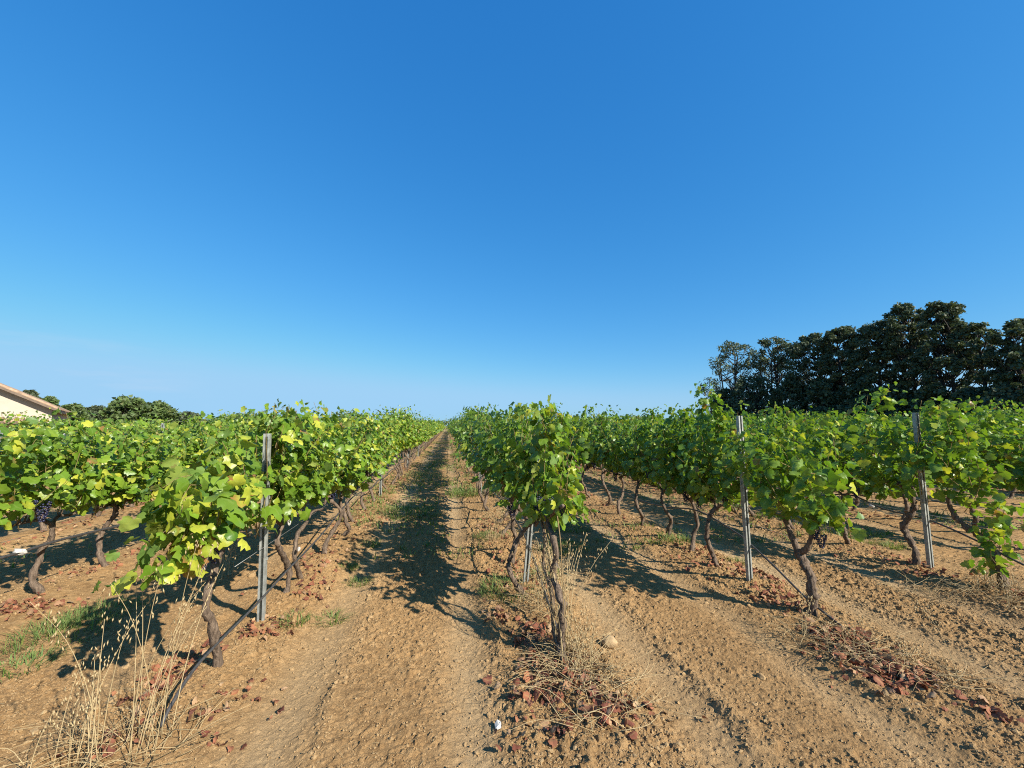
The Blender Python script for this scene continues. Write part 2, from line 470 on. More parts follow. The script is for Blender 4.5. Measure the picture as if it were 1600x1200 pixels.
# loose clods lying on the tilled earth
rng = np.random.RandomState(5)
def clod_shapes(base, n, amp):
    out = []
    for i in range(n):
        V, T = base
        d = 1 + amp * rng.normal(size=len(V))
        out.append((V * d[:, None] * rng.uniform(0.65, 1.25, 3), T))
    return out
CL1, CL2 = clod_shapes(ICO1, 10, 0.22), clod_shapes(ICO2, 8, 0.17)
def scatter(n, ydec, xr, yr):
    y = yr[0] + (yr[1] - yr[0]) * rng.rand(n) ** ydec
    x = rng.uniform(xr[0], xr[1], n); return x, y
OCT = (np.array([(1,0,0),(0,1,0),(-1,0,0),(0,-1,0),(0,0,1),(0,0,-1)], dtype=float), np.array([(0,1,4),(1,2,4),(2,3,4),(3,0,4),(1,0,5),(2,1,5),(3,2,5),(0,3,5)]))
CL0 = clod_shapes(OCT, 12, 0.25)
cb = MB()
def rough_at(x, y):
    z, trk, d, a = relief(x, y)
    pt = np.clip((fbm(x * 0.9 + 40, y * 0.7 + 3, 3) - 0.33) * 2.6, 0, 1)
    wv = (fbm(x * 3, y * 3, 2) - 0.5) * 0.16
    edge = np.exp(-((a + wv - 0.78) / 0.05) ** 2) + 0.8 * np.exp(-((a + wv - 1.60) / 0.06) ** 2) + 0.8 * np.exp(-((a + wv - 1.88) / 0.07) ** 2)
    edge = edge * np.clip(fbm(x * 2.0 + 9, y * 1.3, 2) * 3 - 0.9, 0, 1)
    bank = np.exp(-((np.abs(d) - 0.30) / 0.20) ** 2)
    return trk, pt, np.clip(edge, 0, 1), bank
def sow(n, ydec, xr, yr, smin, smax, pw, shapes, base, kp_, ke, kb, sink):
    x, y = scatter(n, ydec, xr, yr)
    ok = np.abs(np.degrees(np.arctan2(x, y)) - 8.7) < 56; x, y = x[ok], y[ok]
    trk, pt, edge, bank = rough_at(x, y)
    ok = rng.rand(len(x)) < np.clip(base + kp_ * pt * (1 - 0.93 * trk) + ke * edge + kb * bank * pt, 0, 1)
    x, y = x[ok], y[ok]; zt, _ = soil_height(x, y); n = len(x)
    sz = smin + (smax - smin) * rng.rand(n) ** pw; an = rng.rand(n) * 6.28; ky = rng.randint(len(shapes), size=n); tone = rng.rand(n)
    for q, (V, T) in enumerate(shapes):
        i = np.where(ky == q)[0]
        if not len(i): continue
        c_, s_ = np.cos(an[i])[:, None], np.sin(an[i])[:, None]
        W = np.stack([V[None, :, 0] * c_ - V[None, :, 1] * s_, V[None, :, 0] * s_ + V[None, :, 1] * c_, np.repeat(V[None, :, 2] * 0.8, len(i), 0)], 2) * sz[i][:, None, None]
        W = W + np.stack([x[i], y[i], zt[i] + sz[i] * sink], 1)[:, None]
        TT = (T[None] + (np.arange(len(i)) * len(V))[:, None, None]).reshape(-1, 3)
        C = np.zeros((len(i), len(V), 4)); C[:, :, 0] = tone[i][:, None]
        cb.add(W.reshape(-1, 3), TT, C.reshape(-1, 4), 0, False)
sow(330000, 1.6, (-5, 8), (1.6, 9), 0.0032, 0.0080, 2.0, CL0, 0.10, 0.50, 0.4, 0.3, 0.35)
sow(90000, 1.7, (-6, 10), (1.6, 13), 0.007, 0.017, 2.6, CL1, 0.006, 0.10, 0.55, 0.28, 0.30)
sow(14000, 1.6, (-6, 10), (1.6, 13), 0.014, 0.034, 2.2, CL2, 0.001, 0.010, 0.16, 0.05, 0.15)
tag(cb.build('soil_clods', M['clod']), 'loose tan clods and crumbs of tilled earth strewn between the vine rows', 'soil clods', kind='stuff')

# ------------------------------------------------------------------ leaves
def leaf_template(lod):
    if lod == 0:
        half = [(0.12, -0.17), (0.36, -0.17), (0.55, 0.05), (0.46, 0.19), (0.62, 0.45), (0.37, 0.53), (0.29, 0.80)]
        spine = [(0, 0.0), (0, 0.35), (0, 0.68), (0, 1.0)]
        V = spine + half + [(-a, b) for a, b in half]
        def side(o): r = [4 + o + i for i in range(7)]; return [(0, r[0], r[1]), (0, r[1], r[2]), (0, r[2], r[3]), (0, r[3], 1), (1, r[3], r[4]), (1, r[4], r[5]), (1, r[5], 2), (2, r[5], r[6]), (2, r[6], 3)]
        T = side(0) + [(a, c, b) for a, b, c in side(7)]
    elif lod == 1:
        half = [(0.42, -0.10), (0.56, 0.38)]
        V = [(0, 0.0), (0, 0.42), (0, 1.0)] + half + [(-a, b) for a, b in half]
        T = [(0, 3, 1), (1, 3, 4), (1, 4, 2), (0, 1, 5), (1, 6, 5), (1, 2, 6)]
    else:
        V = [(0, -0.05), (0.5, 0.35), (0, 1.0), (-0.5, 0.35)]
        T = [(0, 1, 2), (0, 2, 3)]
    V = np.array(V, dtype=float); rim = np.clip(np.abs(V[:, 0]) * 2.2, 0, 1)
    rim = np.maximum(rim, np.where(V[:, 1] >= 0.98, 0.5, 0))
    return V, np.array(T), rim
LT = [leaf_template(i) for i in range(3)]

def put_leaves(mb, P, N, Fd, size, C, lod, rng, mat=0, fold=0.65, curl=0.42, aspect=1.0):
    n = len(P)
    if n == 0: return
    P = np.asarray(P); N = nrm(N); Fd = np.asarray(Fd); Fd = nrm(Fd - N * (Fd * N).sum(1, keepdims=True)); Rt = np.cross(Fd, N)
    V, T, rim = LT[lod]
    u = V[None, :, 0] * np.ones((n, 1)) * aspect; v = V[None, :, 1] * np.ones((n, 1))
    fo = (fold * rng.uniform(-0.4, 1.3, (n, 1))); cu = curl * rng.uniform(-0.5, 1.4, (n, 1)); tw = rng.normal(0, 0.4, (n, 1))
    w = -fo * np.abs(u) ** 1.3 - cu * v * v + tw * u * v + 0.065 * rng.normal(size=u.shape)
    s = np.asarray(size).reshape(-1, 1)
    Q = P[:, None] + (u * s)[..., None] * Rt[:, None] + (v * s)[..., None] * Fd[:, None] + (w * s)[..., None] * N[:, None]
    m = len(V)
    TT = (T[None] + (np.arange(n) * m)[:, None, None]).reshape(-1, 3)
    CC = np.repeat(np.asarray(C)[:, None, :], m, 1).copy(); CC[:, :, 3] = rim[None]
    mb.add(Q.reshape(-1, 3), TT, CC.reshape(-1, 4), mat)

def leaf_colors(n, rng, yellow=0.12, dry=0.04):
    C = np.zeros((n, 4)); C[:, 0] = np.clip(rng.beta(2.0, 2.2, n), 0, 1)
    C[:, 1] = np.where(rng.rand(n) < yellow, rng.uniform(0.4, 1.0, n), rng.uniform(0, 0.16, n))
    C[:, 2] = np.where(rng.rand(n) < dry, rng.uniform(0.5, 1.0, n), 0.0)
    return C

# ------------------------------------------------------------------ grapevines
def shoot_path(rng, p0, d0, n, step=0.07, grav=0.0, pull=0.18, wire=1.28, zmax=1.62):
    P = [np.array(p0, dtype=float)]; d = nrm(np.array(d0, dtype=float))
    for i in range(n):
        p = P[-1]
        t = i / n
        d = d + rng.normal(0, 0.10, 3) + np.array((0, 0, -grav * (0.3 + t * 2)))
        if p[2] < wire: d[0] -= pull * p[0]
        if p[2] > zmax - 0.18: d += np.array((rng.normal(0, 0.12), rng.normal(0, 0.18), -0.22 * (p[2] - zmax + 0.25) / 0.25))
        d = nrm(d); P.append(p + d * step)
    return np.array(P)

def foliage(rng, shoots, lod=0, lat=0.85, size=0.135, yellow=0.12, dry=0.04, keep=None, canes=True, side_bias=None, skip=1, tone=1.0, zmin=None, per=2):
    """leaves set alternately along each shoot, blades turned outward and up, tips hanging"""
    mb = MB(); PP, NN, FF, SS = [], [], [], []
    for path in shoots:
        n = len(path)
        if canes: mb.add(*tube(path[::2] if n > 5 else path, np.linspace(0.0042, 0.0018, len(path[::2] if n > 5 else path)), 4), mat=1)
        for i in range(1, n, skip):
            t = i / n
            for q in range(per):
                if q and rng.rand() > lat: continue
                side = 1 if (i + q) % 2 else -1
                pet = nrm(np.array((side * rng.uniform(0.4, 1.2), rng.normal(0, 0.6), rng.uniform(-0.15, 0.5))))
                ln = rng.uniform(0.05, 0.10) if q == 0 else rng.uniform(0.07, 0.20)
                p = path[i] + pet * ln
                out = np.array((np.sign(p[0] + rng.normal(0, 0.06)), rng.normal(0, 0.45), 0.0))
                N_ = out * rng.uniform(0.3, 1.0) + np.array((0, 0, rng.uniform(0.15, 1.0))) + rng.normal(0, 0.35, 3)
                F_ = np.array((0, 0, -0.85)) + out * 0.45 + pet * 0.4 + rng.normal(0, 0.35, 3)
                s = size * (1 - 0.62 * t ** 2.5) * rng.uniform(0.68, 1.22) * (1 if q == 0 else 0.82)
                PP.append(p); NN.append(N_); FF.append(F_); SS.append(s)
    PP, NN, FF, SS = map(np.array, (PP, NN, FF, SS))
    if zmin is not None:                                          # the leaves round the bunches have been stripped
        k = (PP[:, 2] > zmin + rng.normal(0, 0.05, len(PP))) | (rng.rand(len(PP)) < 0.06); PP, NN, FF, SS = PP[k], NN[k], FF[k], SS[k]
    if keep is not None:
        k = keep(PP); PP, NN, FF, SS = PP[k], NN[k], FF[k], SS[k]
    C = leaf_colors(len(PP), rng, yellow, dry)
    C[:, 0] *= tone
    lowz = np.clip((0.95 - PP[:, 2]) / 0.5, 0, 1)                # the oldest leaves, low on the vine, have yellowed most
    C[:, 1] = np.clip(C[:, 1] + lowz * (rng.rand(len(PP)) < 0.22) * 0.6, 0, 1)
    put_leaves(mb, PP, NN, FF, SS, C, lod, rng)
    return mb

def std_shoots(rng, n=9, z0=0.72, half=0.44, length=(12, 18), zmax=1.62, step=0.07, splay=0.34):
    S = []
    for j in range(n):
        y0 = (-half + 2 * half * (j + rng.uniform(0.1, 0.9)) / n)
        d = (rng.normal(0, splay), rng.normal(0, 0.22), 1.0)
        S.append(shoot_path(rng, (rng.normal(0, 0.03), y0, z0 + rng.normal(0, 0.03)), d, rng.randint(*length), step, zmax=zmax))
    for j in range(2):                                            # laterals flopping out low on either side
        s = rng.choice((-1, 1))
        S.append(shoot_path(rng, (0.05 * s, rng.uniform(-half, half), rng.uniform(0.95, 1.3)), (s * 1.0, rng.normal(0, 0.5), 0.5), rng.randint(5, 9), step, grav=0.10, pull=0.02))
    for q in range(rng.randint(0, 4)):                                         # a whip standing above the hedge
        S.append(shoot_path(rng, (rng.normal(0, 0.06), rng.uniform(-half, half), 1.35), (rng.normal(0, 0.3), rng.normal(0, 0.35), 1), rng.randint(4, 9), step, zmax=2.3))
    return S

def std_trunk(rng, h=0.67, lean=0.10, arm=0.40, r=0.026):
    """gnarled trunk with a bent S and two short arms tied along the wire"""
    mb = MB()
    ax, ay = rng.normal(0, lean * 0.7), rng.normal(0, lean * 1.3)
    n = 9; t = np.linspace(0, 1, n)
    ph, am = rng.uniform(0, 6.28), rng.uniform(0.025, 0.085)
    P = np.stack([ax * np.sin(t * 2.6) + am * np.sin(t * 6 + ph) - am * math.sin(ph), ay * t * (1 - 0.6 * t) + am * np.cos(t * 5 + ph) - am * math.cos(ph), t * h - 0.06 * (1 - t)], 1)
    P[:, :2] -= P[-1:, :2] * (t[:, None] ** 2) * 0.8
    P[1:-1] += rng.normal(0, 0.009, (n - 2, 3)); Pp = smooth_path(P, 4); tt = np.linspace(0, 1, len(Pp))
    rad = r * (1.25 - 0.45 * tt + 0.35 * np.exp(-tt * 14) + 0.25 * np.exp(-((tt - 1) / 0.06) ** 2)) * (1 + 0.13 * rng.normal(size=len(Pp)))
    mb.add(*tube(Pp, rad, 9, 0.15, rng))
    top = Pp[-1]
    for s in (-1, 1):
        l = arm * rng.uniform(0.7, 1.1)
        Q = smooth_path([top + (0, 0, -0.03), top + (rng.normal(0, 0.02), s * l * 0.25, 0.035), top + (rng.normal(0, 0.02), s * l * 0.6, 0.03 + rng.normal(0, 0.02)), top + (rng.normal(0, 0.02), s * l, 0.02 + rng.normal(0, 0.03))], 4)
        mb.add(*tube(Q, np.linspace(r * 0.75, r * 0.38, len(Q)) * (1 + 0.1 * rng.normal(size=len(Q))), 7, 0.06, rng))
        for q in range(3):                                       # pruning spurs
            b = Q[rng.randint(2, len(Q) - 1)]
            mb.add(*tube([b, b + (rng.normal(0, 0.02), rng.normal(0, 0.02), 0.06)], [r * 0.42, r * 0.25], 5))
    return mb

def trunk_along(rng, P, r0, r1, arms=()):
    mb = MB()
    Q = smooth_path(P, 7); Q[1:-1] += rng.normal(0, 0.004, (len(Q) - 2, 3)); tt = np.linspace(0, 1, len(Q))
    rad = (r0 + (r1 - r0) * tt) * (1 + 0.13 * rng.normal(size=len(Q)) + 0.3 * np.exp(-tt * 16))
    mb.add(*tube(Q, rad, 11, 0.14, rng))
    for A_ in arms:
        q = smooth_path(A_, 5); mb.add(*tube(q, np.linspace(r1 * 0.95, r1 * 0.5, len(q)) * (1 + 0.09 * rng.normal(size=len(q))), 7, 0.06, rng))
    return mb

def grape_mesh(seed):
    rg = np.random.RandomState(seed); mb = MB(); pts = []
    Lc = rg.uniform(0.13, 0.18)
    for i in range(400):
        t = rg.rand(); rr = 0.042 * (1 - 0.72 * t ** 1.4) * (1.15 if t < 0.35 else 1)
        a = rg.rand() * 6.28; p = np.array((math.cos(a) * rr, math.sin(a) * rr, -0.02 - t * Lc))
        if all(np.sum((p - q) ** 2) > 0.0135 ** 2 for q in pts): pts.append(p)
    for p in pts: mb.add(ICO1[0] * rg.uniform(0.0078, 0.0092) + p, ICO1[1])
    mb.add(*tube([(0, 0, 0.05), (0.004, 0, 0), (0, 0.003, -0.05)], 0.0022, 4), mat=1)
    return mb.mesh('grape_cluster', [M['grape'], M['cane']])
GRAPES = [grape_mesh(70 + i) for i in range(4)]

class Lib: pass
LIB = Lib()
def fol_variant(seed, lod, **kw):
    rg = np.random.RandomState(seed)
    sk = {k: kw.pop(k) for k in list(kw) if k in ('n', 'zmax', 'length', 'step', 'splay')}
    return foliage(rg, std_shoots(rg, **sk), lod, **kw)
LEAFM = [M['vine_leaf'], M['cane']]
LIB.near_left = [fol_variant(100 + i, 0, n=13, yellow=0.24, dry=0.02, size=0.106, zmin=0.84, per=3).mesh('foliage', LEAFM) for i in range(11)]
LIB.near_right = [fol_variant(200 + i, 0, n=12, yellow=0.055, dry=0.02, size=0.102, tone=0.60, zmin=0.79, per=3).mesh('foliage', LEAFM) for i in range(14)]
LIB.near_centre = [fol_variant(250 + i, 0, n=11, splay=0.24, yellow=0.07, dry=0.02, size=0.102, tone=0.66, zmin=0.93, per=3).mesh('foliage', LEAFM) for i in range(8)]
LIB.trunk = [std_trunk(np.random.RandomState(300 + i)).mesh('trunk', [M['vine_bark']]) for i in range(16)]

# near vines measured from the photograph: (row, number) -> base y, trunk, extra shoots, ...
def rel(P, base): return [np.asarray(p) - base for p in P]
VINE_Y = {k: [] for k in range(-16, 15)}
rv = np.random.RandomState(9)
STARTS = {-1: [3.27, 3.95, 4.78], 0: [2.86, 4.05, 4.93, 5.35], 1: [3.29, 4.50, 5.09, 5.75, 6.53], 2: [3.54, 4.25, 5.08], -2: [2.9, 3.85, 4.81, 5.6], -3: [3.2, 4.1, 5.0, 5.9, 6.72], 3: [3.4, 4.4, 5.3, 6.2, 7.07]}
for k in VINE_Y:
    ys = list(STARTS.get(k, [3.3 + rv.uniform(-0.3, 0.5)]))
    while ys[-1] < FIELD_Y1: ys.append(ys[-1] + 0.86 + rv.normal(0, 0.05))
    VINE_Y[k] = ys

POSTS = [(-1, 3.88, 1.53, -0.022), (0, 4.32, 1.63, 0.09), (1, 4.05, 1.70, -0.012), (2, 4.10, 1.745, -0.005)]
def clear_front_of_post(k, base):
    """no leaves grow in the slot between the post and the lane"""
    for (pk, pyy, ph, ln) in POSTS:
        if pk == k:
            px_, py_ = row_x(k), pyy
            zr = {-1: [(1.36, 1.62), (1.06, 1.13), (0, 0.80)], 0: [(1.52, 1.62), (0, 0.55)], 1: [(1.62, 1.8), (0, 1.02)], 2: [(1.50, 1.85), (0, 1.12)]}[k]
            def keep(P):
                W = P + base
                dirv = nrm(np.array((0 - px_, 0 - py_))); perp = np.array((-dirv[1], dirv[0]))
                rx = W[:, 0] - px_; ry = W[:, 1] - py_
                al = rx * dirv[0] + ry * dirv[1]; pe = np.abs(rx * perp[0] + ry * perp[1])
                bad = np.zeros(len(P), bool)
                for a_, b_ in zr: bad |= (W[:, 2] > a_ - 0.02) & (W[:, 2] < b_ + 0.08) & (pe < 0.105) & (al > -0.10) & (al < 1.6)
                return ~bad
            return keep
    return None

CUSTOM = {}
def c_row(pts, X0): return [on_row(px, py, X0) for px, py in pts]
X_ = row_x(-1)
CUSTOM[(-1, 0)] = dict(trunk=c_row([(343, 1052), (331, 985), (322, 940), (336, 890), (345, 850), (351, 808)], X_), r=(0.027, 0.021),
    arms=[c_row([(351, 808), (330, 800), (300, 812)], X_), c_row([(351, 808), (375, 800), (400, 790)], X_)],
    shoots=[c_row([(335, 800), (305, 800), (288, 830), (270, 862), (245, 885), (218, 908)], X_ + 0.0), c_row([(330, 800), (318, 840), (300, 862)], X_ + .12), c_row([(340, 800), (310, 770), (285, 790), (280, 830)], X_ + .15),
            c_row([(345, 800), (330, 750), (300, 740), (262, 760)], X_ - .05), c_row([(345, 800), (345, 750), (335, 720)], X_), c_row([(350, 800), (355, 740), (352, 705), (347, 690)], X_ + .05),
            c_row([(350, 800), (380, 760), (385, 710), (380, 675)], X_ + .1), c_row([(350, 800), (395, 780), (392, 730)], X_ - .2), c_row([(340, 800), (340, 815), (352, 840)], X_ + .18), c_row([(330, 805), (290, 790), (255, 815)], X_ - .15),
            c_row([(340, 800), (310, 790), (290, 820), (283, 850)], X_ + .05), c_row([(345, 795), (320, 760), (290, 765), (272, 800)], X_ + .08), c_row([(350, 795), (335, 770), (325, 800), (318, 830)], X_ + .18), c_row([(350, 795), (370, 770), (378, 740)], X_ + .12), c_row([(350, 795), (365, 800), (372, 815)], X_ + .2),
            c_row([(345, 790), (320, 740), (318, 720)], X_ - .1), c_row([(268, 862), (245, 888), (230, 900), (216, 910)], X_ + .02), c_row([(300, 810), (285, 835), (276, 865)], X_ + .06), c_row([(310, 800), (290, 830), (285, 870)], X_ - .04), c_row([(320, 790), (290, 800), (270, 825)], X_ + .02), c_row([(325, 780), (300, 770), (275, 790), (268, 830)], X_ - .02)],
    size=0.138, yellow=0.40, dry=0.10, n=0)
CUSTOM[(-1, 1)] = dict(trunk=c_row([(424, 980), (447, 928), (451, 890), (439, 862), (433, 845), (440, 820)], X_), r=(0.026, 0.021),
    arms=[c_row([(440, 820), (425, 806), (408, 808)], X_), c_row([(440, 820), (455, 806), (470, 802)], X_)], n=11, size=0.135, yellow=0.26, dry=0.05)
CUSTOM[(-1, 2)] = dict(trunk=c_row([(474, 915), (461, 875), (464, 838), (478, 818)], X_), r=(0.024, 0.020),
    arms=[c_row([(478, 818), (488, 800), (505, 795)], X_)], n=11, size=0.132, yellow=0.24, dry=0.05)
X_ = row_x(0)
CUSTOM[(0, 0)] = dict(trunk=c_row([(887, 1052), (876, 1000), (878, 945), (866, 900), (868, 855), (857, 815)], X_), r=(0.027, 0.021),
    arms=[c_row([(884, 1046), (866, 985), (862, 925), (849, 880), (851, 835), (838, 792)], X_ - .02), c_row([(857, 815), (850, 800), (835, 790)], X_), c_row([(857, 815), (866, 800), (880, 790)], X_)],
    shoots=[c_row([(858, 812), (872, 780), (880, 740), (878, 705)], X_ + .05), c_row([(860, 812), (885, 800), (893, 780), (896, 800)], X_ + .12), c_row([(856, 812), (850, 770), (852, 720), (846, 680)], X_ + .02), c_row([(860, 812), (865, 770), (866, 730), (862, 690)], X_ + .12), c_row([(850, 810), (836, 780), (826, 750), (815, 720)], X_ - .05),
            c_row([(845, 700), (850, 660), (836, 640), (815, 640), (795, 652)], X_), c_row([(850, 700), (858, 665), (875, 650), (882, 668)], X_ + .05), c_row([(862, 805), (884, 770), (886, 740)], X_ + .2), c_row([(858, 812), (872, 800), (880, 812)], X_ + .15)],
    size=0.128, yellow=0.26, dry=0.05, n=0)
X_ = row_x(1)
CUSTOM[(1, 0)] = dict(trunk=c_row([(1265, 975), (1269, 940), (1268, 905), (1256, 880), (1248, 862)], X_), r=(0.036, 0.034),
    arms=[c_row([(1248, 862), (1240, 845), (1232, 825), (1222, 800)], X_), c_row([(1248, 864), (1258, 860), (1264, 850), (1268, 835)], X_)],
    shoots=[c_row([(1225, 800), (1210, 760), (1190, 720), (1180, 680)], X_), c_row([(1235, 820), (1240, 770), (1230, 720), (1215, 690)], X_ + .05), c_row([(1266, 835), (1275, 790), (1262, 740), (1240, 700)], X_), c_row([(1268, 835), (1290, 800), (1298, 820), (1303, 850)], X_ + .05),
            c_row([(1230, 810), (1200, 800), (1180, 820), (1170, 850)], X_ - .1), c_row([(1268, 835), (1270, 780), (1250, 730), (1225, 700), (1200, 690)], X_ + .1), c_row([(1225, 800), (1190, 760), (1165, 730)], X_ - .1), c_row([(1255, 800), (1290, 790), (1300, 830)], X_ - .1), c_row([(1235, 815), (1220, 830), (1205, 845)], X_ - .05), c_row([(1225, 800), (1195, 780), (1170, 790)], X_ + .1), c_row([(1240, 760), (1210, 730), (1185, 700), (1150, 680)], X_ - .1), c_row([(1225, 800), (1195, 760), (1165, 735), (1140, 715)], X_ - .18), c_row([(1220, 790), (1190, 740), (1160, 700), (1140, 680)], X_ - .22), c_row([(1215, 780), (1180, 765), (1150, 765)], X_ - .15)],
    size=0.128, yellow=0.16, dry=0.02, n=3)
X_ = row_x(2)
CUSTOM[(2, 0)] = dict(trunk=c_row([(1567, 930), (1566, 905), (1560, 880), (1545, 850), (1520, 830), (1500, 815), (1485, 795)], X_), r=(0.040, 0.024),
    arms=[c_row([(1485, 795), (1482, 780), (1484, 770)], X_)],
    shoots=[c_row([(1562, 890), (1545, 850), (1530, 830)], X_ - .05), c_row([(1560, 880), (1560, 840), (1548, 815), (1530, 800)], X_ + .05), c_row([(1560, 885), (1550, 860), (1565, 820)], X_), c_row([(1562, 895), (1542, 885), (1535, 895)], X_ - .1), c_row([(1550, 850), (1570, 800), (1578, 785)], X_ + .1),
            c_row([(1510, 800), (1530, 760), (1520, 720), (1500, 690)], X_), c_row([(1515, 800), (1510, 750), (1490, 710), (1470, 670)], X_), c_row([(1525, 790), (1535, 750), (1515, 720), (1490, 680), (1480, 645)], X_ + .08), c_row([(1500, 770), (1480, 720), (1460, 680)], X_ - .05), c_row([(1500, 760), (1520, 700), (1500, 650), (1490, 630)], X_ + .1), c_row([(1480, 700), (1460, 660), (1440, 630)], X_), c_row([(1520, 760), (1500, 730), (1475, 730)], X_ - .12), c_row([(1500, 760), (1465, 735), (1435, 720)], X_ - .18), c_row([(1490, 740), (1455, 700), (1430, 690)], X_ - .22), c_row([(1495, 750), (1460, 755), (1435, 760)], X_ - .2)],
    size=0.122, yellow=0.13, dry=0.03, n=0)
CUSTOM[(2, 1)] = dict(trunk=c_row([(1428, 895), (1431, 865), (1418, 838), (1412, 822), (1426, 800), (1428, 788), (1418, 765), (1405, 755)], X_), r=(0.036, 0.026),
    arms=[c_row([(1405, 755), (1390, 752), (1372, 758)], X_), c_row([(1408, 757), (1424, 760), (1432, 776)], X_)], n=9, size=0.13, yellow=0.08, dry=0.02)
# the tall whip beside the post of the next row to the right, and long shoots on the skyline
EXTRA = {(1, 2): [c_row([(1120, 700), (1112, 655), (1104, 625), (1100, 602)], row_x(1)), c_row([(1125, 690), (1112, 650), (1106, 612)], row_x(1) + .03)],
         (2, 2): [c_row([(1350, 700), (1368, 650), (1378, 622), (1390, 606)], row_x(2)), c_row([(1360, 700), (1352, 650), (1356, 618)], row_x(2) + .05)],
         (2, 1): [c_row([(1440, 700), (1436, 655), (1440, 625)], row_x(2) - .05)],
         (1, 7): [c_row([(905, 690), (912, 660), (920, 634)], row_x(1))]}

def whip(k, pts, off=0.0):
    P = c_row(pts, row_x(k) + off); i = int(np.argmin([abs(yv - P[0][1]) for yv in VINE_Y[k]]))
    EXTRA.setdefault((k, i), []).append(P)
for k, pts in [(-1, [(583, 690), (590, 665), (598, 644)]), (-1, [(610, 690), (618, 660), (630, 640)]), (-1, [(600, 690), (606, 660), (612, 646)]), (-1, [(640, 690), (648, 665), (654, 642)]), (-1, [(455, 705), (460, 668), (464, 640)]), (-1, [(480, 705), (488, 672), (492, 656)]), (-1, [(430, 700), (438, 670), (436, 655)]),
               (-2, [(375, 700), (385, 662), (391, 648)]), (-2, [(310, 700), (318, 668), (322, 650)]), (0, [(722, 705), (724, 668), (729, 645)]), (0, [(745, 705), (745, 668), (740, 648)]), (0, [(716, 675), (708, 660), (704, 652)]), (0, [(770, 700), (772, 668), (768, 650)]), (0, [(790, 690), (795, 660), (808, 642)]),
               (1, [(905, 690), (914, 655), (921, 634)]), (1, [(885, 690), (882, 664), (868, 648)]), (1, [(1005, 690), (1012, 655), (1016, 640)]), (1, [(1050, 690), (1060, 655), (1063, 640)]), (1, [(960, 700), (968, 665), (970, 650)]), (2, [(1215, 690), (1208, 650), (1212, 630)])]:
    whip(k, pts)
ROWN = {0: 'centre row'}
ORDW = ['', 'first', 'second', 'third', 'fourth', 'fifth', 'sixth', 'seventh', 'eighth', 'ninth', 'tenth', 'eleventh', 'twelfth', 'thirteenth', 'fourteenth', 'fifteenth', 'sixteenth', 'seventeenth']
def row_name(k):
    if k == 0: return 'centre row'
    if k == -1: return 'row left of the open lane'
    if k < 0: return '%s row left of the open lane' % ORDW[-k]
    return '%s row right of the centre row' % ORDW[k] if k > 1 else 'row right of the centre row'

SPECIAL = {(-1, 0): 'end grapevine with yellowing leaves and rusty dead leaf, left of the lane', (0, 0): 'end grapevine of the centre row, dry grass wrapped round its leaning trunk',
           (1, 0): 'end grapevine with forked dark trunk, right of the centre row post', (2, 0): 'sparse end grapevine with leaves low on its leaning trunk, far right',
           (2, 1): 'grapevine with dark snaking trunk just left of the rightmost near post', (-1, 1): 'grapevine with thick curving trunk right behind the leftmost near post',
           (1, 2): 'grapevine sending one tall whip above the hedge, beside the dark trees'}

cand = []
for k, ys in VINE_Y.items():
    X0 = row_x(k)
    for i, yv in enumerate(ys):
        if in_view(X0, yv, 5): cand.append((math.hypot(X0, yv) * (1 + 0.03 * abs(k)), k, i, yv))
        elif in_view(X0, yv, 30) and math.hypot(X0, yv) < 7 and k >= 2: cand.append((math.hypot(X0, yv) + 3, k, i, yv))
cand.sort()
